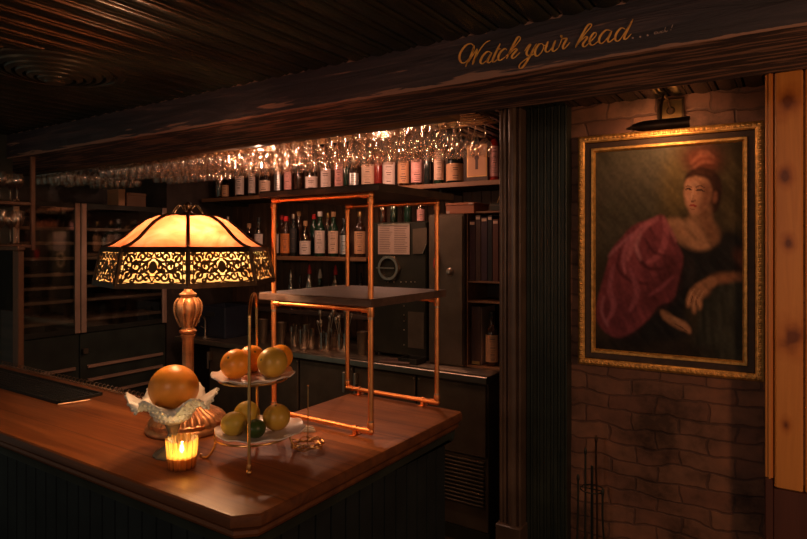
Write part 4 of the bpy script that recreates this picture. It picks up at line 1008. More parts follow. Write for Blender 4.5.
    idx = np.arange(nx*nz).reshape(nz, nx)
    faces = np.stack([idx[:-1, :-1].ravel(), idx[1:, :-1].ravel(), idx[1:, 1:].ravel(), idx[:-1, 1:].ravel()], 1)
    me = D.meshes.new('canvas'); me.from_pydata(verts.tolist(), [], faces.tolist())
    ca = me.color_attributes.new('paint', 'FLOAT_COLOR', 'POINT')
    rgba = np.ones((nx*nz, 4), dtype=np.float32); rgba[:, :3] = img.reshape(-1, 3); ca.data.foreach_set('color', rgba.ravel())
    m, nt, b = nodes_of('oil_paint'); at = nt.nodes.new('ShaderNodeAttribute'); at.attribute_name = 'paint'; nt.links.new(at.outputs['Color'], b.inputs['Base Color'])
    b.inputs['Roughness'].default_value = 0.6; b.inputs['Specular IOR Level'].default_value = 0.15; v = coords(nt, (90, 90, 60)); nn = N(nt, 'ShaderNodeTexNoise', i_Scale=1.0, i_Detail=3.0); nt.links.new(v, nn.inputs['Vector']); bump(nt, b, nn.outputs['Fac'], 0.25, 0.002)
    me.materials.append(m); c_ = D.objects.new('canvas', me); COL.objects.link(c_); c_.parent = o
picture()

def picture_light():
    a = wall_pt(676, 108, 0.0)
    u = wall_uz(671, 110)[0]; base = WALLP+Vector((math.cos(WROT)*u, math.sin(WROT)*u, 0)); base.z = wall_pt(671, 111)[2]
    t = thing('picture_light', 'dark brass picture light mounted on the brick above the painting', 'picture light', tuple(base), WROT)
    b = MB(); s = 0.053
    for (x0, x1, z0, z1) in ((-s, s, s-0.010, s), (-s, s, -s, -s+0.010), (-s, -s+0.010, -s, s), (s-0.010, s, -s, s)): b.box(x0, x1, -0.018, 0.002, z0, z1, 0.002)
    b.build('mount_frame', M['bronze'], t, False)
    MB().box(-s+0.010, s-0.010, -0.010, 0.002, -s+0.010, s-0.010).build('mount_plate', M['brass'], t, False)
    MB().tube(smooth_path([(0, -0.008, 0.0), (-0.01, -0.05, 0.04), (-0.015, -0.12, 0.045), (-0.02, -0.165, -0.02), (-0.02, -0.17, -0.070)], 6), 0.0055, 10).lathe([(0.016, -0.012), (0.018, -0.004), (0.010, 0.006)], (0, 0, 0), 14, Matrix.Rotation(PI/2, 4, 'X') @ Matrix.Translation((0, 0, 0.014))).build('arm', M['bronze'], t, False)
    # half-round hood, open below towards the wall
    h = MB(); L = 0.108; r = 0.024; cy, cz = -0.170, -0.088; rg = []
    for i in range(17):
        x = -L+2*L*i/16; rr = r*(1 if i > 3 else (0.55+0.45*math.sin(PI/2*i/4))); ring = []
        for j in range(13):
            a_ = -1.25+PI*1.15*j/12; ring.append((x-0.02, cy-rr*math.cos(a_+0.15), cz+rr*math.sin(a_+0.15)))
        for j in range(12, -1, -1):
            a_ = -1.25+PI*1.15*j/12; q = rr-0.0015; ring.append((x-0.02, cy-q*math.cos(a_+0.15), cz+q*math.sin(a_+0.15)))
        rg.append(ring)
    h.rings(rg, True, True); h.build('hood', M['bronze'], t, False, smooth=50)
    MB().lathe([(0.006, -0.075), (0.009, -0.07), (0.009, 0.07), (0.006, 0.075)], (0, 0, 0), 12, Matrix.Translation((-0.02, cy, cz)) @ Matrix.Rotation(PI/2, 4, 'Y')).build('tube_bulb', emit('picture_bulb', (1.0, 0.50, 0.22), 72.0), t, False)
    MB().tube([(-L-0.02, cy, cz), (-L-0.045, cy, cz-0.003)], [0.010, 0.003], 10).build('end_knob', M['bronze'], t, False)
picture_light()

# dark iron rods in the corner under the painting
def rods():
    rnd = random.Random(2); c = wall_pt(592, 560, 0.16); t = thing('iron_tool_set', 'thin dark iron rods standing in the corner at the foot of the brick wall', 'fireplace tools', (c.x, c.y, 0))
    MB().lathe([(0.001, 0), (0.10, 0), (0.105, 0.012), (0.09, 0.02), (0.001, 0.022)], n=24).build('stand_base', M['steel_black'], t, False)
    MB().tube([(0, 0, 0.02), (0, 0, 0.72)], 0.006, 8).tube([(0.05*math.cos(a*PI/6), 0.05*math.sin(a*PI/6), 0.62) for a in range(12)], 0.003, 6, closed=True).tube([(-0.05, 0, 0.62), (0.05, 0, 0.62)], 0.003, 6).build('stand', M['steel_black'], t, False)
    for k, (px, h) in enumerate(((-0.055, 0.66), (-0.02, 0.78), (0.03, 0.84), (0.06, 0.62))):
        MB().tube(smooth_path([(px*1.2, -0.03-0.01*k, 0.05), (px*1.0, -0.03, h*0.6), (px*0.9, -0.035, h-0.1), (px*0.9, -0.035, h)], 4), 0.0045, 8).sphere((px*0.9, -0.035, h+0.008), 0.010, 10, 6, (0.7, 0.7, 1.8)).build('rod', M['bronze'] if k == 2 else M['steel_black'], t, False)
rods()

# ================================================================== BACK BAR
CY = 2.955; CZ = 0.95; CX1 = -1.40
def back_counter():
    t = thing('back_bar_counter', 'long steel topped back bar counter behind the bar', 'counter', (-2.6, 3.3, 0))
    b = MB(); b.box(XL+0.1, CX1, CY+0.05, BACKY-0.01, CZ-0.035, CZ, 0.004); b.rings([[(x, y, z) for (y, z) in ((CY+0.05, CZ), (CY+0.004, CZ), (CY, CZ-0.004), (CY, CZ-0.034), (CY+0.004, CZ-0.038), (CY+0.05, CZ-0.038))] for x in (XL+0.1, CX1)])
    b.build('counter_top', M['steel'], t)
    MB().box(XL+0.1, CX1, CY+0.04, BACKY-0.01, 0.0, 0.08).build('plinth', M['steel_black'], t)
back_counter()
def coolers():
    xs = [CX1-0.005, -1.865, -2.33, -2.795, -3.26, -3.72]
    names = ['dark steel under-counter cooler at the right end by the column', 'dark under-counter cooler seen through the copper shelf', 'dark under-counter cooler with a vertical handle seen left of the copper shelf', 'dark under-counter cooler behind the lamp', 'dark under-counter cooler in the left shadows behind the bar']
    for i in range(5):
        x1, x0 = xs[i]-0.003, xs[i+1]+0.003; t = thing('bar_cooler', names[i], 'cooler', ((x0+x1)/2, 3.3, 0.08), group='coolers under the back bar counter')
        MB().box(x0, x1, CY+0.045, BACKY-0.02, 0.082, CZ-0.040, 0.003).build('body', M['steel_dark'] if i == 0 else M['steel_black'], t)
        zb = 0.50 if i == 0 else 0.20
        MB().box(x0+0.006, x1-0.006, CY+0.022, CY+0.044, zb, CZ-0.052, 0.004).build('door', M['steel_dark'], t)
        g = MB()
        zz = zb-0.035
        while zz > 0.10:
            g.box(x0+0.02, x1-0.02, CY+0.024, CY+0.044, zz, zz+0.010, 0.002); zz -= 0.022
            if i == 0 and zz < 0.22: break
        g.build('grille', M['steel_dark'], t)
        if i != 0:
            hx = x0+0.03 if i != 2 else x1-0.05
            MB().box(hx-0.010, hx+0.010, CY-0.010, CY+0.022, 0.80, 0.87, 0.003).box(hx-0.008, hx+0.008, CY-0.016, CY-0.006, 0.74, 0.87, 0.003).build('handle', M['steel'], t)
        MB().sphere((x0+0.02 if i == 0 else x1-0.012, CY+0.022, 0.885), 0.007, 10, 6).build('hinge_pin', M['steel'], t)
coolers()
SY = 3.25; SU = 2.055; SL = 1.585
def wall_shelf(name, label, x0, x1, y0, z, mt):
    t = thing(name, label, 'shelf', ((x0+x1)/2, y0, z-0.03))
    MB().box(x0, x1, y0+0.012, BACKY-0.001, z-0.026, z, 0.002).build('board', M['shelf_dark'], t)
    MB().box(x0, x1, y0, y0+0.012, z-0.028, z+0.002, 0.002).build('edge_strip', mt, t)
    x = x0+0.15
    while x < x1:
        MB().box(x-0.008, x+0.008, y0+0.08, BACKY-0.001, z-0.05, z-0.0265).build('bracket', M['steel_black'], t); x += 0.7
    return t
wall_shelf('bottle_shelf', 'upper wooden bottle shelf under the hanging glasses', XL+0.05, -1.21, SY, SU, M['shelf_lip'])
wall_shelf('bottle_shelf', 'lower wooden bottle shelf behind the copper unit', XL+0.05, at_y(366, 256, SY).x, SY, SL, M['shelf_lip'])
wall_shelf('bottle_shelf', 'narrow low riser shelf over the back bar counter', XL+0.05, at_y(366, 256, SY).x, 3.36, 1.17, M['shelf_dark'])

# ---- bottles
BOT = {
 'spirit': [(0.001, 0), (0.036, 0), (0.039, 0.004), (0.039, 0.175), (0.036, 0.195), (0.024, 0.215), (0.0145, 0.232), (0.0135, 0.285), (0.0155, 0.288), (0.0155, 0.296), (0.012, 0.298)],
 'wine': [(0.001, 0), (0.034, 0), (0.0375, 0.005), (0.0375, 0.19), (0.034, 0.212), (0.020, 0.235), (0.0145, 0.250), (0.0140, 0.305), (0.0155, 0.307), (0.0155, 0.316), (0.012, 0.318)],
 'round': [(0.001, 0), (0.044, 0), (0.048, 0.006), (0.048, 0.12), (0.045, 0.15), (0.032, 0.175), (0.017, 0.190), (0.0140, 0.20), (0.0140, 0.25), (0.017, 0.252), (0.017, 0.262), (0.012, 0.264)],
 'slim': [(0.001, 0), (0.028, 0), (0.030, 0.004), (0.030, 0.215), (0.026, 0.235), (0.015, 0.255), (0.0125, 0.30), (0.014, 0.302), (0.014, 0.312), (0.010, 0.314)],
 'small': [(0.001, 0), (0.027, 0), (0.029, 0.004), (0.029, 0.10), (0.026, 0.12), (0.013, 0.145), (0.012, 0.18), (0.014, 0.182), (0.014, 0.19), (0.010, 0.192)]}
GL = {'clear': glass('bottle_clear', (0.75, 0.68, 0.6), 0.80, 0.1, (1, 0.9, 0.8)), 'amber': glass('bottle_amber', (0.55, 0.18, 0.04), 0.85, 0.1, (1, 0.8, 0.6)),
      'green': glass('bottle_green', (0.10, 0.26, 0.09), 0.86, 0.1, (0.8, 1, 0.8)), 'black': mat('bottle_black', (0.010, 0.012, 0.010), 0.15, 0, 0.2, coat=0.5),
      'brown': mat('bottle_brown', (0.035, 0.014, 0.006), 0.15, 0, 0.3, coat=0.5), 'dkgreen': mat('bottle_dark_green', (0.008, 0.03, 0.014), 0.15, 0, 0.2, coat=0.5), 'red': mat('bottle_red', (0.25, 0.018, 0.012), 0.2, 0, 0.2, coat=0.5)}
LAB = {'white': mat('label_white', (0.62, 0.50, 0.44), 0.7, 0, 0.08), 'pink': mat('label_pink', (0.62, 0.30, 0.26), 0.7, 0, 0.25, 30), 'tan': mat('label_tan', (0.50, 0.26, 0.13), 0.7, 0, 0.1), 'cream': mat('label_cream', (0.62, 0.42, 0.30), 0.7, 0, 0.08),
       'silver': mat('label_silver', (0.5, 0.5, 0.48), 0.35, 0.8, 0.2, 30), 'orange': mat('label_orange', (0.55, 0.17, 0.04), 0.6, 0, 0.2), 'black': mat('label_black', (0.02, 0.02, 0.02), 0.6), 'blue': mat('label_blue', (0.06, 0.08, 0.13), 0.6)}
CAP = {'black': mat('cap_black', (0.015, 0.015, 0.015), 0.35), 'red': M['red'], 'gold': M['brass'], 'cork': mat('cork', (0.34, 0.19, 0.09), 0.8), 'white': mat('cap_white', (0.6, 0.55, 0.5), 0.5), 'green': mat('cap_green', (0.03, 0.12, 0.05), 0.4), 'silver': M['steel']}
def bottle(kind, gl, lab, cap, loc, label, s=1.0, wf=1.0, lz=(0.22, 0.75), group=None, rz=0.0, pour=False):
    p = [(r*wf*s, z*s) for r, z in BOT[kind]]
    o = MB().lathe(p, n=20).build('bottle', GL[gl]); o.location = loc; o.rotation_euler = (0, 0, rz)
    H = p[-1][1]; hb = p[3][1]; R = p[3][0]
    if lab:
        b = MB().use(LAB[lab]); z0, z1 = hb*lz[0]*0.6, hb*min(0.98, lz[1]+0.3); a0, a1 = -PI*0.5-1.75, -PI*0.5+1.75; n = 14
        ring = lambda z, rr: [(rr*math.cos(a0+(a1-a0)*j/n), rr*math.sin(a0+(a1-a0)*j/n), z) for j in range(n+1)]
        b.rings([ring(z0, R+0.0006), ring(z1, R+0.0006)], False, False, closed=False)
        b.use(M['ink']); rnd = random.Random(int(loc[0]*1000)); z = z1-0.012
        ac = -PI/2+0.55
        while z > z0+0.012:
            wv = rnd.uniform(0.25, 0.55); hh = rnd.choice((0.0012, 0.002, 0.005)); q = R+0.0010
            pts = [(q*math.cos(ac-wv+2*wv*j/5), q*math.sin(ac-wv+2*wv*j/5)) for j in range(6)]
            b.rings([[(x, y, z) for x, y in pts], [(x, y, z-hh) for x, y in pts]], False, False, closed=False); z -= hh+rnd.uniform(0.006, 0.014)
        b.build('label', None, o, False)
    r = p[-2][0]
    if pour:
        MB().lathe([(r*1.1, H-0.02), (r*1.15, H), (r*0.9, H+0.02), (r*0.5, H+0.045), (r*0.3, H+0.05)], n=12).build('cap', CAP[cap], o, False)
    else:
        MB().lathe([(r*1.06, H-0.030), (r*1.10, H-0.028), (r*1.10, H+0.004), (r*0.9, H+0.007)], n=14).build('cap', CAP[cap], o, False)
    return tag(o, label, 'bottle', group)
UP = 'bottles on the upper shelf'; LO = 'bottles on the lower shelf'
def up(px, kind, gl, lab, cap, label, dy=0.0, **k):
    y = SY+0.075+dy; p = at_y(px, 180, y); bottle(kind, gl, lab, cap, (p.x, y, SU), label, group=UP, **k)
up(219.5, 'slim', 'clear', None, 'silver', 'slim clear bottle without label at the left end of the upper shelf')
up(225.5, 'small', 'amber', 'tan', 'cork', 'small tan bottle second from the left on the upper shelf', s=1.1)
up(240, 'spirit', 'clear', 'white', 'red', 'bottle with white label and thin print left on the upper shelf')
up(252, 'slim', 'amber', 'white', 'black', 'slim bottle with tall pale label left of the widest white label')
up(265, 'round', 'clear', 'cream', 'black', 'wide bottle with large blank cream label on the upper shelf')
up(278, 'slim', 'black', 'silver', 'silver', 'dark bottle with silver band between two pale labels')
up(288, 'slim', 'clear', 'pink', 'black', 'slim bottle with pink label above the left copper pipe')
up(299, 'spirit', 'brown', None, 'black', 'unlabelled brown bottle in a gap of the upper shelf', dy=0.05)
up(312, 'round', 'clear', 'white', 'green', 'wide bottle with white label and dark print on the upper shelf')
up(326, 'spirit', 'clear', 'white', 'black', 'white labelled bottle right of the wide one, over the copper unit', s=0.97)
up(339, 'slim', 'red', 'pink', 'red', 'narrow bottle with pink label over the copper unit')
up(347, 'slim', 'dkgreen', None, 'black', 'dark green bottle without label over the copper unit', dy=0.03)
up(354, 'small', 'clear', 'silver', 'silver', 'small bottle with silver label over the near copper pipe', s=1.2)
up(368, 'spirit', 'clear', 'cream', 'black', 'bottle with cream label and amber edge right of the copper upright', wf=1.15)
up(378, 'slim', 'red', None, 'red', 'red bottle squeezed behind cream labelled neighbours', dy=0.03)
up(389, 'spirit', 'clear', 'white', 'black', 'white labelled bottle with heavy print in the middle of the upper shelf', wf=1.1)
up(403.5, 'spirit', 'amber', 'tan', 'cork', 'bottle with plain tan label in the middle of the upper shelf')
up(417, 'spirit', 'clear', 'pink', 'black', 'bottle with mottled pink label right of the tan one')
up(428, 'slim', 'black', None, 'black', 'black unlabelled bottle right of the mottled pink label')
up(439, 'slim', 'dkgreen', 'cream', 'black', 'dark bottle with narrow cream label left of the wide black one', s=1.05)
up(455, 'round', 'black', 'tan', 'black', 'wide black bottle with broad tan label near the column', s=1.05, wf=1.08)
up(494.0, 'slim', 'red', 'pink', 'black', 'narrow reddish bottle at the right end of the upper shelf')
# framed gift box
def gift_box():
    p0, p1 = at_y(466, 160, SY+0.03), at_y(488, 160, SY+0.03); t = thing('gift_box', 'dark boxed bottle with a gold framed keyhole picture on the upper shelf', 'box', ((p0.x+p1.x)/2, SY+0.08, SU))
    w_ = (p1.x-p0.x)/2; h = 0.245
    MB().box(-w_, w_, -0.05, 0.05, 0, h, 0.003).build('box_body', M['frame_dark'], t, False)
    MB().box(-w_+0.008, w_-0.008, -0.0515, -0.049, 0.03, h-0.02).build('gold_border', M['brass'], t, False)
    MB().box(-w_+0.014, w_-0.014, -0.053, -0.051, 0.036, h-0.026).build('label_panel', LAB['tan'], t, False)
    MB().sphere((0, -0.053, 0.145), 0.016, 12, 8, (1, 0.1, 1)).prism([(-0.008, -0.0), (0.008, 0.0), (0.008, 0.002), (-0.008, 0.002)], 0.0, 0.0).box(-0.009, 0.009, -0.0542, -0.052, 0.075, 0.14).build('keyhole', M['ink'], t, False)
gift_box()
for k, px in enumerate((474, 483)):
    p = at_y(px, 120, SY+0.16); bottle('wine', 'dkgreen', None, 'silver', (p.x, SY+0.22+0.08*k, SU), ('tall dark green bottle standing behind the boxed bottle', 'tall dark green bottle behind the boxed bottle, nearer the column')[k], s=1.15, group=UP)

def lo(px, kind, gl, lab, cap, label, dy=0.0, **k):
    y = SY+0.085+dy; p = at_y(px, 250, y); bottle(kind, gl, lab, cap, (p.x, y, SL), label, group=LO, **k)
lo(228, 'slim', 'clear', None, 'silver', 'slim clear bottle showing just above the lamp shade')
lo(249, 'round', 'amber', 'cream', 'cork', 'squat bottle with pale cork top beside the lamp shade', s=0.95)
lo(259, 'spirit', 'clear', 'white', 'black', 'bottle with tilted white label left of the copper upright', wf=0.9)
lo(276, 'slim', 'clear', 'white', 'green', 'white labelled bottle just right of the left copper pipe', s=0.8)
lo(286, 'spirit', 'brown', 'orange', 'red', 'dark bottle with orange band label on the lower shelf', wf=1.1)
lo(293.5, 'slim', 'black', 'black', 'silver', 'black bottle beside the orange band label')
lo(305.5, 'round', 'amber', 'white', 'cork', 'amber bottle with broad white label on the lower shelf', s=0.98, wf=0.92)
lo(320, 'wine', 'dkgreen', 'white', 'white', 'green bottle with a very tall white label and pale cap', s=1.02)
lo(333.5, 'wine', 'dkgreen', 'cream', 'cork', 'dark green bottle with low cream label')
lo(344, 'spirit', 'black', 'silver', 'black', 'black bottle with silver stripes left of the back copper pipe', s=0.9, wf=0.85)
lo(360, 'spirit', 'brown', 'tan', 'gold', 'brown bottle with tan label between two copper pipes', s=1.05)
lo(299, 'slim', 'brown', None, 'cork', 'slim brown bottle standing behind the amber bottle', dy=0.10, s=1.08)
lo(314, 'slim', 'dkgreen', None, 'red', 'dark bottle with red cap in the back row of the lower shelf', dy=0.12, s=1.0)
lo(328, 'slim', 'amber', None, 'gold', 'amber bottle with gold cap in the back row of the lower shelf', dy=0.12, s=1.02)
lo(282, 'wine', 'brown', None, 'red', 'brown bottle with red cap in the back row near the left pipe', dy=0.14)

# bottles with pourers and utensils on the counter
RZ = 1.17
def riser(px, kind, gl, cap, label, lab=None, s=1.0, pour=True, y=3.45):
    p = at_y(px, 290, y); bottle(kind, gl, lab, cap, (p.x, y, RZ), label, s=s, group='bottles on the riser behind the copper shelf', pour=pour)
riser(291, 'slim', 'clear', 'silver', 'clear bottle with silver pourer behind the left copper pipe', s=0.82)
riser(309.5, 'slim', 'clear', 'red', 'clear bottle with bright red pourer, left of the two red ones', s=0.95)
riser(320, 'spirit', 'green', 'white', 'green bottle with pale pourer between the two red pourers', s=0.9)
riser(335.5, 'slim', 'amber', 'red', 'amber bottle with bright red pourer, right of the two red ones', s=0.95)
riser(346, 'spirit', 'clear', 'black', 'clear bottle with black pourer beside the back copper pipe', s=0.8)
riser(300, 'spirit', 'brown', 'black', 'brown bottle with black pourer left of the red pourers', s=0.75)
riser(361, 'slim', 'brown', 'black', 'brown bottle with black pourer near the black machine', s=0.8)
def tins():
    for k, (px, r, h, lab) in enumerate(((281, 0.040, 0.16, 'dark steel shaker tin at the left, behind the left copper pipe'), (362, 0.035, 0.15, 'steel shaker tin right of the back copper pipe'), (263, 0.038, 0.17, 'steel shaker tin right of the wire handle in the shadows'))):
        p = at_y(px, 345, 3.12); t = MB().lathe([(0.001, 0), (r*0.72, 0), (r*0.76, 0.004), (r, h), (r*1.03, h+0.002), (r*0.97, h)], n=24, cap1=False).build('shaker_tin', M['steel_dark']); t.location = (p.x, 3.12, CZ); tag(t, lab, 'shaker')
tins()
def jar_of_tools(px, y, seed, label):
    p = at_y(px, 345, y); rnd = random.Random(seed); t = thing('tool_jar', label, 'jar of bar tools', (p.x, y, CZ))
    MB().lathe([(0.001, 0), (0.040, 0), (0.044, 0.004), (0.044, 0.13), (0.042, 0.13), (0.042, 0.006)], n=24, cap1=False).build('jar', M['glass'], t, False)
    for k in range(6):
        a = rnd.uniform(0, 6.28); r = 0.02; h = rnd.uniform(0.17, 0.25); l = rnd.uniform(0.01, 0.045)
        x0, y0 = r*math.cos(a)*0.6, r*math.sin(a)*0.6; x1, y1 = (r+l)*math.cos(a), (r+l)*math.sin(a)
        b = MB().tube([(x0, y0, 0.01), (x1, y1, h)], 0.0028, 6)
        if k % 2: b.sphere((x1, y1, h+0.012), 0.012, 10, 6, (0.9, 0.35, 1.3))
        else: b.lathe([(0.004, 0), (0.012, 0.012), (0.014, 0.03), (0.010, 0.045)], (x1, y1, h), 10)
        b.build('bar_tool', M['steel'], t, False)
jar_of_tools(325, 3.10, 1, 'glass jar crowded with steel bar tools between the copper pipes')
jar_of_tools(343, 3.14, 2, 'glass jar of steel tools left of the back copper pipe')
GLS = [(0.001, 0), (0.032, 0), (0.034, 0.003), (0.040, 0.14), (0.0385, 0.14), (0.033, 0.010), (0.001, 0.010)]
tumb = None
for k, (px, y, s) in enumerate(((303, 3.05, 1.0), (311, 3.11, 1.0), (297, 3.24, 1.05), (307, 3.19, 1.1), (294, 3.13, 1.0), (334, 3.22, 1.0))):
    p = at_y(px, 345, y)
    if tumb is None:
        tumb = MB().lathe(GLS, n=20).build('highball_glass', M['glass']); o = tumb
        tag(o, 'tall clear tumbler standing in the cluster on the steel counter behind the copper shelf', 'glass', 'tumblers on the back counter')
    else: o = tumb.copy(); COL.objects.link(o)
    o.location = (p.x, y, CZ); o.scale = (0.8, 0.8, s)

# ---- equipment at the right of the back bar
def Y2(px, py, Y): return at_y(px, py, Y)
def espresso():
    Y = 3.17; a = Y2(371, 330, Y).x; c = Y2(426, 330, Y).x; t = thing('black_bar_machine', 'tall black bar machine with a round steel dial and rows of studs', 'machine', ((a+c)/2, Y+0.1, CZ))
    zt = Y2(400, 222, Y).z
    MB().box(a, c, Y, Y+0.26, CZ+0.02, zt, 0.006).build('housing', M['machine_black'], t)
    for x in (a+0.03, c-0.03):
        MB().lathe([(0.014, 0), (0.014, 0.021)], (x, Y+0.05, CZ), 12).build('foot', M['steel_black'], t)
    ctr = Y2(388.5, 268, Y-0.012); R = 0.078
    def vring(r0, r1, y0, y1, n=32, hexa=False):
        b = MB(); rg = []
        for (r, y) in ((r0, y0), (r0, y1), (r1, y1), (r1, y0), (r0, y0)):
            rg.append([(ctr.x+r*math.cos(2*PI*j/n), y, ctr.z+r*math.sin(2*PI*j/n)) for j in range(n)])
        return b.rings(rg, False, False)
    vring(R, R-0.016, Y, Y-0.022).build('dial_ring', M['steel'], t)
    vring(R+0.012, R-0.002, Y, Y-0.010, 6).build('hexagon_plate', M['steel_dark'], t)
    MB().box(ctr.x-0.09, ctr.x+0.05, Y-0.026, Y-0.018, ctr.z-0.004, ctr.z+0.004, 0.001).build('dial_bar', M['steel'], t)
    s = MB()
    for px in (388, 394, 401, 406, 411, 415): q = Y2(px, 282, Y-0.002); s.sphere(tuple(q), 0.0045, 8, 5)
    for py in (306, 315, 321, 330, 345): q = Y2(404, py, Y-0.002); s.sphere(tuple(q), 0.0045, 8, 5)
    s.build('studs', M['steel'], t)
    q = Y2(386, 290, Y-0.03); MB().box(q.x-0.04, q.x+0.06, Y-0.05, Y, q.z-0.03, q.z+0.012, 0.004).build('spout_block', M['copper_old'], t)
    p0, p1 = Y2(412, 330, Y-0.003), Y2(424, 352, Y-0.003); MB().box(p0.x-0.03, p1.x, Y-0.004, Y, Y2(415, 348, Y).z, Y2(415, 312, Y).z).build('side_panel', M['steel_dark'], t)
    # the printed sheet hangs on its front
    a0, a1 = Y2(378, 225, Y-0.008), Y2(409.5, 254.5, Y-0.008); u = thing('printed_sheet', 'pale printed sheet clipped to the front of the black machine', 'paper', ((a0.x+a1.x)/2, Y-0.006, a1.z))
    MB().box(a0.x, a1.x, Y-0.008, Y-0.005, a1.z, a0.z).build('paper', M['paper'], u)
    k = MB(); z = a0.z-0.012; rnd = random.Random(8)
    while z > a1.z+0.012:
        x = a0.x+0.012
        for h in (0, 1):
            L = (a1.x-a0.x)*0.5-0.02; k.box(x, x+L*rnd.uniform(0.75, 1), Y-0.0088, Y-0.0078, z-0.003, z); x += L+0.014
        z -= 0.0115
    k.build('print_lines', M['ink'], u, smooth=0)
    MB().box(a0.x, a1.x, Y-0.011, Y-0.0082, a0.z-0.004, a0.z+0.006).build('clip_bar', M['steel'], u)
    a0, a1 = Y2(412, 229, Y-0.02), Y2(426, 254, Y-0.02); u = thing('leaning_board', 'dull grey board with a slanted bright edge right of the printed sheet', 'board', ((a0.x+a1.x)/2, Y-0.01, a1.z))
    MB().rings([[(a0.x, y, a0.z), (a1.x, y, a0.z+0.008), (a1.x, y, a1.z+0.06), (a1.x-0.03, y, a1.z), (a0.x, y, a1.z)] for y in (Y-0.012, Y-0.004)]).build('board_panel', M['steel_dark'], u)
    MB().tube([(a1.x-0.028, Y-0.014, a1.z+0.002), (a1.x-0.002, Y-0.014, a1.z+0.062)], 0.003, 6).build('bright_edge', M['steel'], u)
espresso()
def cabinet():
    Y = 3.12; a = Y2(428, 300, Y).x; c = Y2(463, 300, Y).x; zt = Y2(450, 214, Y).z
    t = thing('metal_cabinet', 'tall plain grey brown metal cabinet with a round lock on the counter', 'cabinet', ((a+c)/2, Y+0.12, CZ))
    MB().box(a, c, Y+0.012, Y+0.30, CZ, zt, 0.004).build('body', M['steel_dark'], t)
    d = MB().box(a+0.006, c-0.004, Y, Y+0.011, CZ+0.012, zt-0.012, 0.003).build('door', M['steel_dark'], t)
    q = Y2(450, 272, Y); k = MB().lathe([(0.022, 0), (0.024, 0.006), (0.016, 0.014), (0.012, 0.026), (0.001, 0.028)], (0, 0, 0), 18, Matrix.Translation((q.x, Y, q.z)) @ Matrix.Rotation(PI/2, 4, 'X')).build('lock_knob', M['steel'], d)
    k['label'] = 'shiny round lock knob'
    r0, r1 = Y2(436, 256, Y-0.02), Y2(437.5, 278, Y-0.02)
    u = thing('red_opener', 'red handled opener hanging on the metal cabinet', 'opener', (r0.x, Y, r0.z))
    MB().tube([(r0.x+0.004, Y-0.012, r0.z+0.01), (r0.x-0.004, Y-0.013, r0.z-0.03), (r0.x-0.008, Y-0.013, r0.z-0.065), (r0.x-0.004, Y-0.013, r0.z-0.085)], [0.012, 0.014, 0.012, 0.006], 10).build('handle', M['red'], u)
    MB().tube([(r0.x-0.004, Y-0.013, r0.z-0.08), (r0.x+0.004, Y-0.012, r0.z-0.14)], 0.0035, 8).sphere((r0.x+0.004, Y-0.012, r0.z-0.145), 0.007, 8, 6).build('opener_shaft', M['steel'], u)
    MB().tube([(r0.x+0.004, Y, r0.z+0.024), (r0.x+0.004, Y-0.018, r0.z+0.024)], 0.003, 6).tube([(r0.x+0.004, Y-0.014, r0.z+0.026), (r0.x+0.004, Y-0.013, r0.z+0.008)], 0.002, 6).build('hook', M['steel'], u)
    # wooden box on top
    a0, a1 = Y2(446, 201, Y+0.02), Y2(474, 212, Y+0.02); w_ = thing('wooden_box', 'flat reddish wooden box lying on top of the metal cabinet', 'box', ((a0.x+a1.x)/2, Y+0.1, zt))
    MB().box(a0.x, a1.x, Y+0.02, Y+0.22, zt+0.001, zt+0.052, 0.002).build('box_body', wood('red_box', (0.24, 0.07, 0.03), (0.38, 0.13, 0.05), 'X', 0.5), w_)
    MB().box(a0.x-0.003, a1.x+0.003, Y+0.017, Y+0.223, zt+0.052, zt+0.066, 0.002).build('lid', wood('red_box', (0.24, 0.07, 0.03), (0.38, 0.13, 0.05), 'X', 0.5), w_)
    e = MB(); e.box(a0.x+0.004, a0.x+0.026, Y+0.0185, Y+0.0195+0.001, zt+0.004, zt+0.018).box(a1.x-0.034, a1.x-0.008, Y+0.0155, Y+0.017, zt+0.054, zt+0.064); e.build('paper_tag', M['paper'], w_)
cabinet()
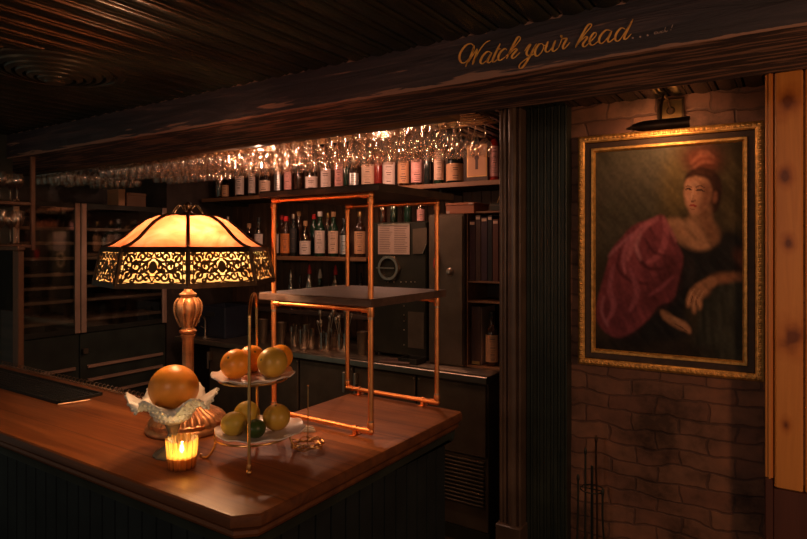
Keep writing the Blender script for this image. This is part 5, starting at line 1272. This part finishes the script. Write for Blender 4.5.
def binders():
    Y = 3.16
    # shelf carcass carrying the binders
    x0, x1 = Y2(463, 300, 3.12).x+0.004, -1.215
    t = thing('file_rack', 'dark wooden rack of two bays at the right end of the counter', 'rack', ((x0+x1)/2, Y+0.15, CZ))
    zA = Y2(478, 283, Y).z; zB = Y2(478, 303, Y).z; zT = Y2(484, 211, Y).z
    for z in (CZ, zB, zA, zT-0.012): MB().box(x0+0.008, x1-0.008, Y, Y+0.28, z+0.0005, z+0.012, 0.001).build('rack_shelf', M['shelf_lip'], t)
    MB().box(x0, x0+0.007, Y, Y+0.28, CZ+0.0005, zT, 0.001).build('side_panel', M['shelf_lip'], t); MB().box(x1-0.007, x1, Y, Y+0.28, CZ+0.0005, zT, 0.001).build('side_panel', M['shelf_dark'], t)
    MB().box(x0+0.008, x1-0.008, Y+0.27, Y+0.28, CZ+0.013, zT-0.013).build('back_panel', M['shelf_dark'], t)
    cols = (('maroon', (0.045, 0.014, 0.016)), ('brown', (0.06, 0.028, 0.018)), ('plum', (0.035, 0.016, 0.024)), ('black', (0.014, 0.012, 0.012)), ('rust', (0.09, 0.03, 0.018)))
    x = x0+0.012
    for k, (nm, c) in enumerate(cols):
        w_ = (0.038, 0.034, 0.04, 0.03, 0.036)[k]
        if x+w_ > x1-0.01: break
        h = (zT-zA-0.034)*(0.92, 1.0, 0.97, 0.99, 0.93)[k]; b = thing('binder', nm+' binder standing upright in the upper bay of the rack, number '+str(k+1)+' from the left', 'binder', (x+w_/2, Y+0.12, zA+0.0125), group='binders in the rack')
        b['label'] = {0: 'maroon binder standing at the left end of the rack above the counter', 1: 'brown binder second from the left in the upper rack bay', 2: 'plum coloured binder in the middle of the upper rack bay', 3: 'black binder right of the plum one in the upper rack bay', 4: 'rust coloured binder at the right end of the upper rack bay'}[k]
        mm = mat('binder_'+nm, c, 0.5)
        MB().box(-w_/2, w_/2, -0.11, 0.11, 0, h, 0.002).build('cover', mm, b, False)
        MB().box(-w_/2+0.004, w_/2-0.004, -0.1115, -0.1095, h-0.026, h-0.010).build('spine_label', LAB['cream'], b, False)
        x += w_+0.002
    # lower bay
    b = thing('leather_menu', 'tall dark menu cover with pale edge in the lower bay of the rack', 'menu', (x0+0.05, Y+0.12, CZ+0.0125))
    MB().box(-0.03, 0.03, -0.10, 0.10, 0, zB-CZ-0.035, 0.002).build('cover', mat('binder_brown', (0.06, 0.028, 0.018), 0.5), b, False)
    MB().box(-0.026, 0.026, -0.1015, -0.0995, 0.004, 0.022).build('gilt_edge', M['brass'], b, False)
    MB().box(0.0305, 0.033, -0.095, 0.095, 0.004, zB-CZ-0.04).build('pages', M['paper'], b, False)
    q = bottle('wine', 'brown', 'tan', 'black', (x0+0.135, Y+0.06, CZ+0.0125), 'brown bottle with tan label standing in the lower bay of the rack', s=0.98)
    # little black amplifier and easel on top of the rack
    b = thing('black_box', 'small black box on top of the rack next to the column', 'box', ((x0+x1)/2+0.02, Y+0.12, zT))
    MB().box(-0.085, 0.10, -0.10, 0.10, 0.0005, 0.045, 0.004).build('box_body', M['steel_black'], b, False); MB().box(-0.08, 0.095, -0.1015, -0.0995, 0.030, 0.033).build('front_line', M['steel_dark'], b, False)
    e = thing('small_easel', 'tiny metal easel standing on the small black box', 'easel', ((x0+x1)/2-0.02, Y+0.08, zT+0.046))
    for s in (-1, 1): MB().tube([(s*0.026, 0, 0.001), (0, 0.004, 0.068)], 0.0025, 6).build('leg', M['brass'], e, False)
    MB().tube([(-0.016, -0.001, 0.026), (0.016, -0.001, 0.026)], 0.002, 6).build('crossbar', M['brass'], e, False)
    MB().tube([(0, 0.004, 0.066), (0, 0.04, 0.001)], 0.002, 6).build('rear_leg', M['brass'], e, False)
binders()
def flat_items():
    a = Y2(395, 358, 3.05); t = thing('cutting_board', 'flat wooden board lying at the front of the steel counter', 'board', (a.x+0.03, 3.04, CZ), 0.25)
    MB().box(-0.10, 0.09, -0.055, 0.055, 0.0005, 0.014, 0.003).build('board_slab', M['shelf_grey'], t, False); MB().sphere((0.075, 0, 0.014), 0.006, 8, 6, (1, 1, 0.3)).build('hang_hole', M['ink'], t, False)
    a = Y2(415, 355, 3.10); t = thing('black_tray', 'low black tray in front of the black machine', 'tray', (a.x, 3.085, CZ))
    MB().box(-0.075, 0.055, -0.06, 0.06, 0.0005, 0.006, 0.001).build('tray_base', M['steel_black'], t, False)
    MB().box(-0.075, 0.055, -0.06, -0.054, 0.006, 0.034, 0.001).box(-0.075, 0.055, 0.054, 0.06, 0.006, 0.034, 0.001).box(-0.075, -0.069, -0.054, 0.054, 0.006, 0.034, 0.001).box(0.049, 0.055, -0.054, 0.054, 0.006, 0.034, 0.001).build('tray_rim', M['steel_black'], t, False)
flat_items()
# bottles standing behind the machine, tops showing
for k, (px, gl, lab) in enumerate(((383, 'amber', 'amber bottle showing over the black machine under the copper pipe'), (394, 'green', 'green bottle showing over the black machine'), (408, 'dkgreen', 'dark green bottle showing over the printed sheet'), (421, 'clear', 'pale labelled bottle showing right of the dark green one'))):
    zt = Y2(400, 222, 3.17).z; p = at_y(px, 218, 3.35)
    bottle('small', gl, 'pink' if k == 3 else None, 'cork', (p.x, 3.35, zt+0.0), lab, s=0.9, group='bottles on top of the black machine')

# dark blue appliance and small tap behind the lamp
def left_back():
    a = at_y(220, 340, 3.15); t = thing('dark_blue_crate', 'dark blue crate on the back counter behind the lamp', 'crate', (a.x, 3.2, CZ))
    bl = mat('blue_plastic', (0.012, 0.016, 0.028), 0.5)
    MB().box(-0.16, 0.16, -0.14, 0.14, 0.0005, 0.008).build('base', bl, t, False)
    b = MB().box(-0.16, 0.16, -0.14, -0.13, 0.008, 0.24, 0.003).box(-0.16, 0.16, 0.13, 0.14, 0.008, 0.24, 0.003).box(-0.16, -0.15, -0.13, 0.13, 0.008, 0.24, 0.003).box(0.15, 0.16, -0.13, 0.13, 0.008, 0.24, 0.003); b.build('wall', bl, t, False)
    MB().box(-0.05, 0.05, -0.146, -0.140, 0.17, 0.20, 0.002).build('handle', M['steel_black'], t, False)
    a = at_y(204, 350, 3.03); t = thing('tap', 'small curved steel tap at the back counter left of the crate', 'tap', (a.x, 3.04, CZ))
    MB().lathe([(0.022, 0), (0.022, 0.008), (0.012, 0.014)], n=16).build('tap_base', M['steel'], t, False)
    MB().tube(smooth_path([(0, 0, 0.01), (0, 0, 0.13), (0.01, -0.03, 0.17), (0.03, -0.07, 0.165), (0.035, -0.085, 0.13)], 5), 0.007, 10).build('spout', M['steel'], t, False)
    MB().tube([(0, 0, 0.07), (-0.05, 0, 0.085)], 0.004, 8).build('lever', M['steel'], t, False)
left_back()

# ---- wine cabinets along the left wall
def wine_cabinet(y0, y1, label):
    X = XL; t = thing('wine_cabinet', label, 'wine cabinet', (X-0.25, (y0+y1)/2, 1.02), group='glass fronted wine cabinets along the left wall')
    z0, z1 = 1.05, 1.965
    b = MB(); b.box(X-0.55, X-0.53, y0, y1, z0, z1); b.box(X-0.53, X-0.012, y0, y0+0.015, z0, z1); b.box(X-0.53, X-0.012, y1-0.015, y1, z0, z1); b.box(X-0.53, X-0.012, y0+0.015, y1-0.015, z0, z0+0.02); b.box(X-0.53, X-0.012, y0+0.015, y1-0.015, z1-0.02, z1)
    b.build('cabinet_case', M['steel_black'], t)
    fr = MB().rings([[(x, y0+i, z0+i), (x, y1-i, z0+i), (x, y1-i, z1-i), (x, y0+i, z1-i)] for i, x in ((0.036, X-0.008), (0.0, X-0.008), (0.0, X), (0.036, X), (0.036, X-0.008))], False, False)
    d = fr.build('door', M['steel_black'], t, smooth=0)
    for ya in (y0, y1-0.038): MB().box(ya, ya+0.038, -X-0.011, -X-0.0005, z0, z1, 0.005, Matrix(((0, -1, 0, 0), (1, 0, 0, 0), (0, 0, 1, 0), (0, 0, 0, 1)))).build('stile', M['stile_metal'], d)
    MB().box(X-0.004, X-0.001, y0+0.038, y1-0.038, z0+0.03, z1-0.03).build('pane', glass('cabinet_glass', (0.85, 0.87, 0.84), 0.93, 0.05), d)
    for z in (1.785, 1.685, 1.58, 1.47, 1.38, 1.283, 1.14):
        MB().box(X-0.50, X-0.030, y0+0.02, y1-0.02, z-0.006, z, 0.0).box(X-0.030, X-0.014, y0+0.02, y1-0.02, z-0.014, z+0.008, 0.002).build('rack_shelf', M['slat_wood'], t)
    return t
wine_cabinet(1.83, 2.262, 'glass fronted wine cabinet at the left with stemware on top shelf')
wine_cabinet(2.268, 2.95, 'wider glass fronted wine cabinet nearest the back corner')
def low_cabinet(y0, y1, label):
    X = XL; t = thing('low_cabinet', label, 'cabinet', (X-0.25, (y0+y1)/2, 0), group='low cabinets under the wine cabinets')
    MB().box(X-0.55, X-0.012, y0, y1, 0.0, 1.045, 0.003).build('body', M['black_paint'], t)
    for z in (0.807, 0.71, 0.60):
        MB().box(X-0.012, X+0.006, y0+0.05, y1-0.03, z-0.012, z+0.010, 0.002).build('slat', M['slat_wood'], t)
    MB().box(X-0.011, X+0.02, y0+0.01, y0+0.045, 0.90, 0.94, 0.004).build('handle', M['steel_dark'], t)
low_cabinet(1.83, 2.262, 'black low cabinet under the left wine cabinet'); low_cabinet(2.268, 2.95, 'black low cabinet under the wider wine cabinet')
def boxes_on_top():
    X = XL-0.05
    for k, (pa, pb, h, lab, m_) in enumerate(((118.5, 125, 0.125, 'narrow tan box standing on top of the wine cabinet', LAB['tan']), (127, 146, 0.105, 'wide brown cardboard box on top of the wine cabinet', mat('cardboard', (0.17, 0.09, 0.05), 0.8)))):
        a, c = at_x(pa, 200, X).y, at_x(pb, 200, X).y
        c = min(c, 2.94); t = thing('storage_box', lab, 'box', (X-0.08, (a+c)/2, 1.965))
        MB().box(X-0.15, X, a, c, 1.9655, 1.965+h, 0.003).build('box_body', m_, t); MB().box(X-0.152, X+0.002, a-0.002, c+0.002, 1.965+h-0.02, 1.965+h+0.002, 0.002).build('lid', m_, t)
boxes_on_top()
# stemware shapes
WG = [(0.001, 0.0), (0.034, 0.0), (0.035, 0.0015), (0.020, 0.004), (0.006, 0.009), (0.0038, 0.02), (0.0036, 0.085), (0.006, 0.094), (0.020, 0.106), (0.032, 0.125), (0.036, 0.146), (0.034, 0.172), (0.029, 0.200)]
FL = [(0.001, 0.0), (0.032, 0.0), (0.033, 0.0015), (0.018, 0.004), (0.006, 0.008), (0.0036, 0.02), (0.0036, 0.075), (0.006, 0.084), (0.014, 0.100), (0.021, 0.135), (0.023, 0.170), (0.021, 0.215)]
CO = [(0.001, 0.0), (0.034, 0.0), (0.035, 0.0015), (0.018, 0.004), (0.006, 0.009), (0.0038, 0.02), (0.0038, 0.09), (0.008, 0.098), (0.026, 0.108), (0.041, 0.124), (0.045, 0.146), (0.044, 0.152)]
def stem_mesh(nm, prof, flip):
    b = MB(); P = prof if not flip else [(r, -z) for r, z in prof]
    q = [(r-0.0012, z) for r, z in (P[::-1][:-5])]
    b.lathe(P, n=18, cap1=False); o = b.build(nm, M['glass'], smooth=60); return o
hang = {}
def hang_glass(kind, prof, x, y, z, label, group):
    if kind not in hang:
        o = stem_mesh(kind, prof, True); hang[kind] = o; tag(o, label, 'glass', group)
    else:
        o = hang[kind].copy(); COL.objects.link(o); tag(o, label, 'glass', group)
    o.location = (x, y, z); o.rotation_euler = (0, 0, random.uniform(0, 6)); o.scale = (1, 1, 0.86); return o
RKZ = CEIL-0.022
def glass_rack():
    t = thing('glass_rack', 'dark ceiling rack with rails holding upside-down glasses over the back bar', 'glass rack', (-2.6, 2.45, RKZ))
    rows = [2.22, 2.32, 2.42, 2.52, 2.62, 2.72]
    for y in rows:
        for s in (-1, 1):
            MB().box(-4.76, -1.24, y+s*0.026-0.012, y+s*0.026+0.012, RKZ-0.006, RKZ-0.002, 0.001).build('rail', M['brass'], t)
    h = MB()
    for x in (-4.7, -3.9, -3.0, -2.1, -1.3):
        h.box(x-0.01, x+0.01, 2.16, 2.78, RKZ+0.010, CEIL-0.004)
        for y in rows:
            for s in (-1, 1): h.box(x-0.004, x+0.004, y+s*0.034-0.002, y+s*0.034+0.002, RKZ-0.004, RKZ+0.012)
    h.build('hanger', M['steel_black'], t)
    rnd = random.Random(21)
    for j, y in enumerate(rows):
        x = -4.66
        while x < -1.27:
            X = x+rnd.uniform(-0.006, 0.006)
            if not (-4.19 < X < -3.88):
                near = X > -1.75
                if j < 2 and -2.35 < X < -1.8: k = 'champagne_flute'
                elif near and j % 2 == 0: k = 'champagne_flute'
                elif j == 3: k = 'coupe_glass'
                else: k = 'wine_glass'
                lab = {'champagne_flute': 'narrow champagne flute hanging upside down in the ceiling rack over the back bar', 'wine_glass': 'stemmed wine glass hanging upside down in the ceiling rack over the back bar', 'coupe_glass': 'wide coupe glass hanging upside down in the ceiling rack over the back bar'}[k]
                hang_glass(k, {'champagne_flute': FL, 'wine_glass': WG, 'coupe_glass': CO}[k], X, y, RKZ-0.0015+0.0016, lab, {'champagne_flute': 'hanging champagne flutes', 'wine_glass': 'hanging wine glasses', 'coupe_glass': 'hanging coupe glasses'}[k])
            x += (0.084 if j != 3 else 0.104)
glass_rack()
def spot_fixture():
    t = thing('ceiling_spotlight', 'tiny lit spotlight among the hanging glasses', 'spotlight', (-2.52, 2.37, CEIL))
    MB().tube([(0, 0, 0.0), (0, 0, -0.07)], 0.006, 10).lathe([(0.012, -0.07), (0.018, -0.075), (0.020, -0.10), (0.018, -0.102)], (0, 0, 0), 16, cap1=False).build('housing', M['steel_dark'], t, False)
    MB().lathe([(0.001, -0.099), (0.012, -0.099), (0.008, -0.106), (0.001, -0.108)], n=14).build('bulb', emit('spot_bulb', (1.0, 0.8, 0.65), 60.0), t, False)
spot_fixture()
# stemware standing in the left cabinet and on the near left shelf
up_g = stem_mesh('wine_glass', WG, False); tag(up_g, 'clear wine glass standing on the top shelf of the left wine cabinet', 'glass', 'glasses inside the left wine cabinet')
first = True
for r in range(2):
    for i in range(5):
        o = up_g if first else up_g.copy()
        if not first: COL.objects.link(o)
        first = False
        o.location = (XL-0.08-0.09*r, 1.90+0.072*i, 1.785); o.scale = (0.85, 0.85, 0.72)
def near_shelf():
    X = -3.60; y0, y1 = 1.30, 1.665; t = thing('corner_shelf', 'open wooden shelf of glasses at the far left above the bar', 'shelf', (X-0.1, 1.5, 1.66))
    for z in (1.655, 1.893):
        MB().box(X-0.22, X, y0, y1, z, z+0.018, 0.002).build('shelf_board', M['left_wood'], t)
    MB().box(X-0.020, X+0.001, y1+0.0005, y1+0.022, 1.64, CEIL-0.002, 0.002).build('corner_post', M['left_wood'], t)
    MB().box(X-0.235, X-0.2205, y0, y1, 1.64, CEIL-0.002).build('back_panel', M['black_paint'], t)
    for i in range(2):
        for j in range(4):
            for zz in (1.6735, 1.9115):
                g = up_g.copy(); COL.objects.link(g); g.location = (X-0.05-0.08*i, y0+0.05+0.088*j, zz); g.scale = (0.95, 0.95, 0.95 if zz < 1.7 else 0.8)
                tag(g, 'clear stemmed glass on the lower board of the corner shelf' if zz < 1.7 else 'clear stemmed glass on the upper board of the corner shelf', 'glass', 'glasses on the lower corner shelf' if zz < 1.7 else 'glasses on the upper corner shelf')
near_shelf()
def left_frame():
    a, c = at_y(12.5, 300, 1.50).x, at_y(24.3, 300, 1.53).x
    t = thing('wooden_gate_frame', 'plain wooden frame of post and top rail at the far left behind the bar', 'frame', ((a+c)/2, 1.52, 0))
    MB().box(a, c, 1.50, 1.53, 0, 1.640, 0.004).build('post', M['left_wood'], t); MB().box(a-0.16, c, 1.495, 1.535, 1.6405, 1.665, 0.004).build('top_rail', M['left_wood'], t)
    MB().box(a-0.16, a-0.0005, 1.51, 1.52, 0.9, 1.32, 0.002).build('infill_panel', M['shelf_dark'], t)
left_frame()
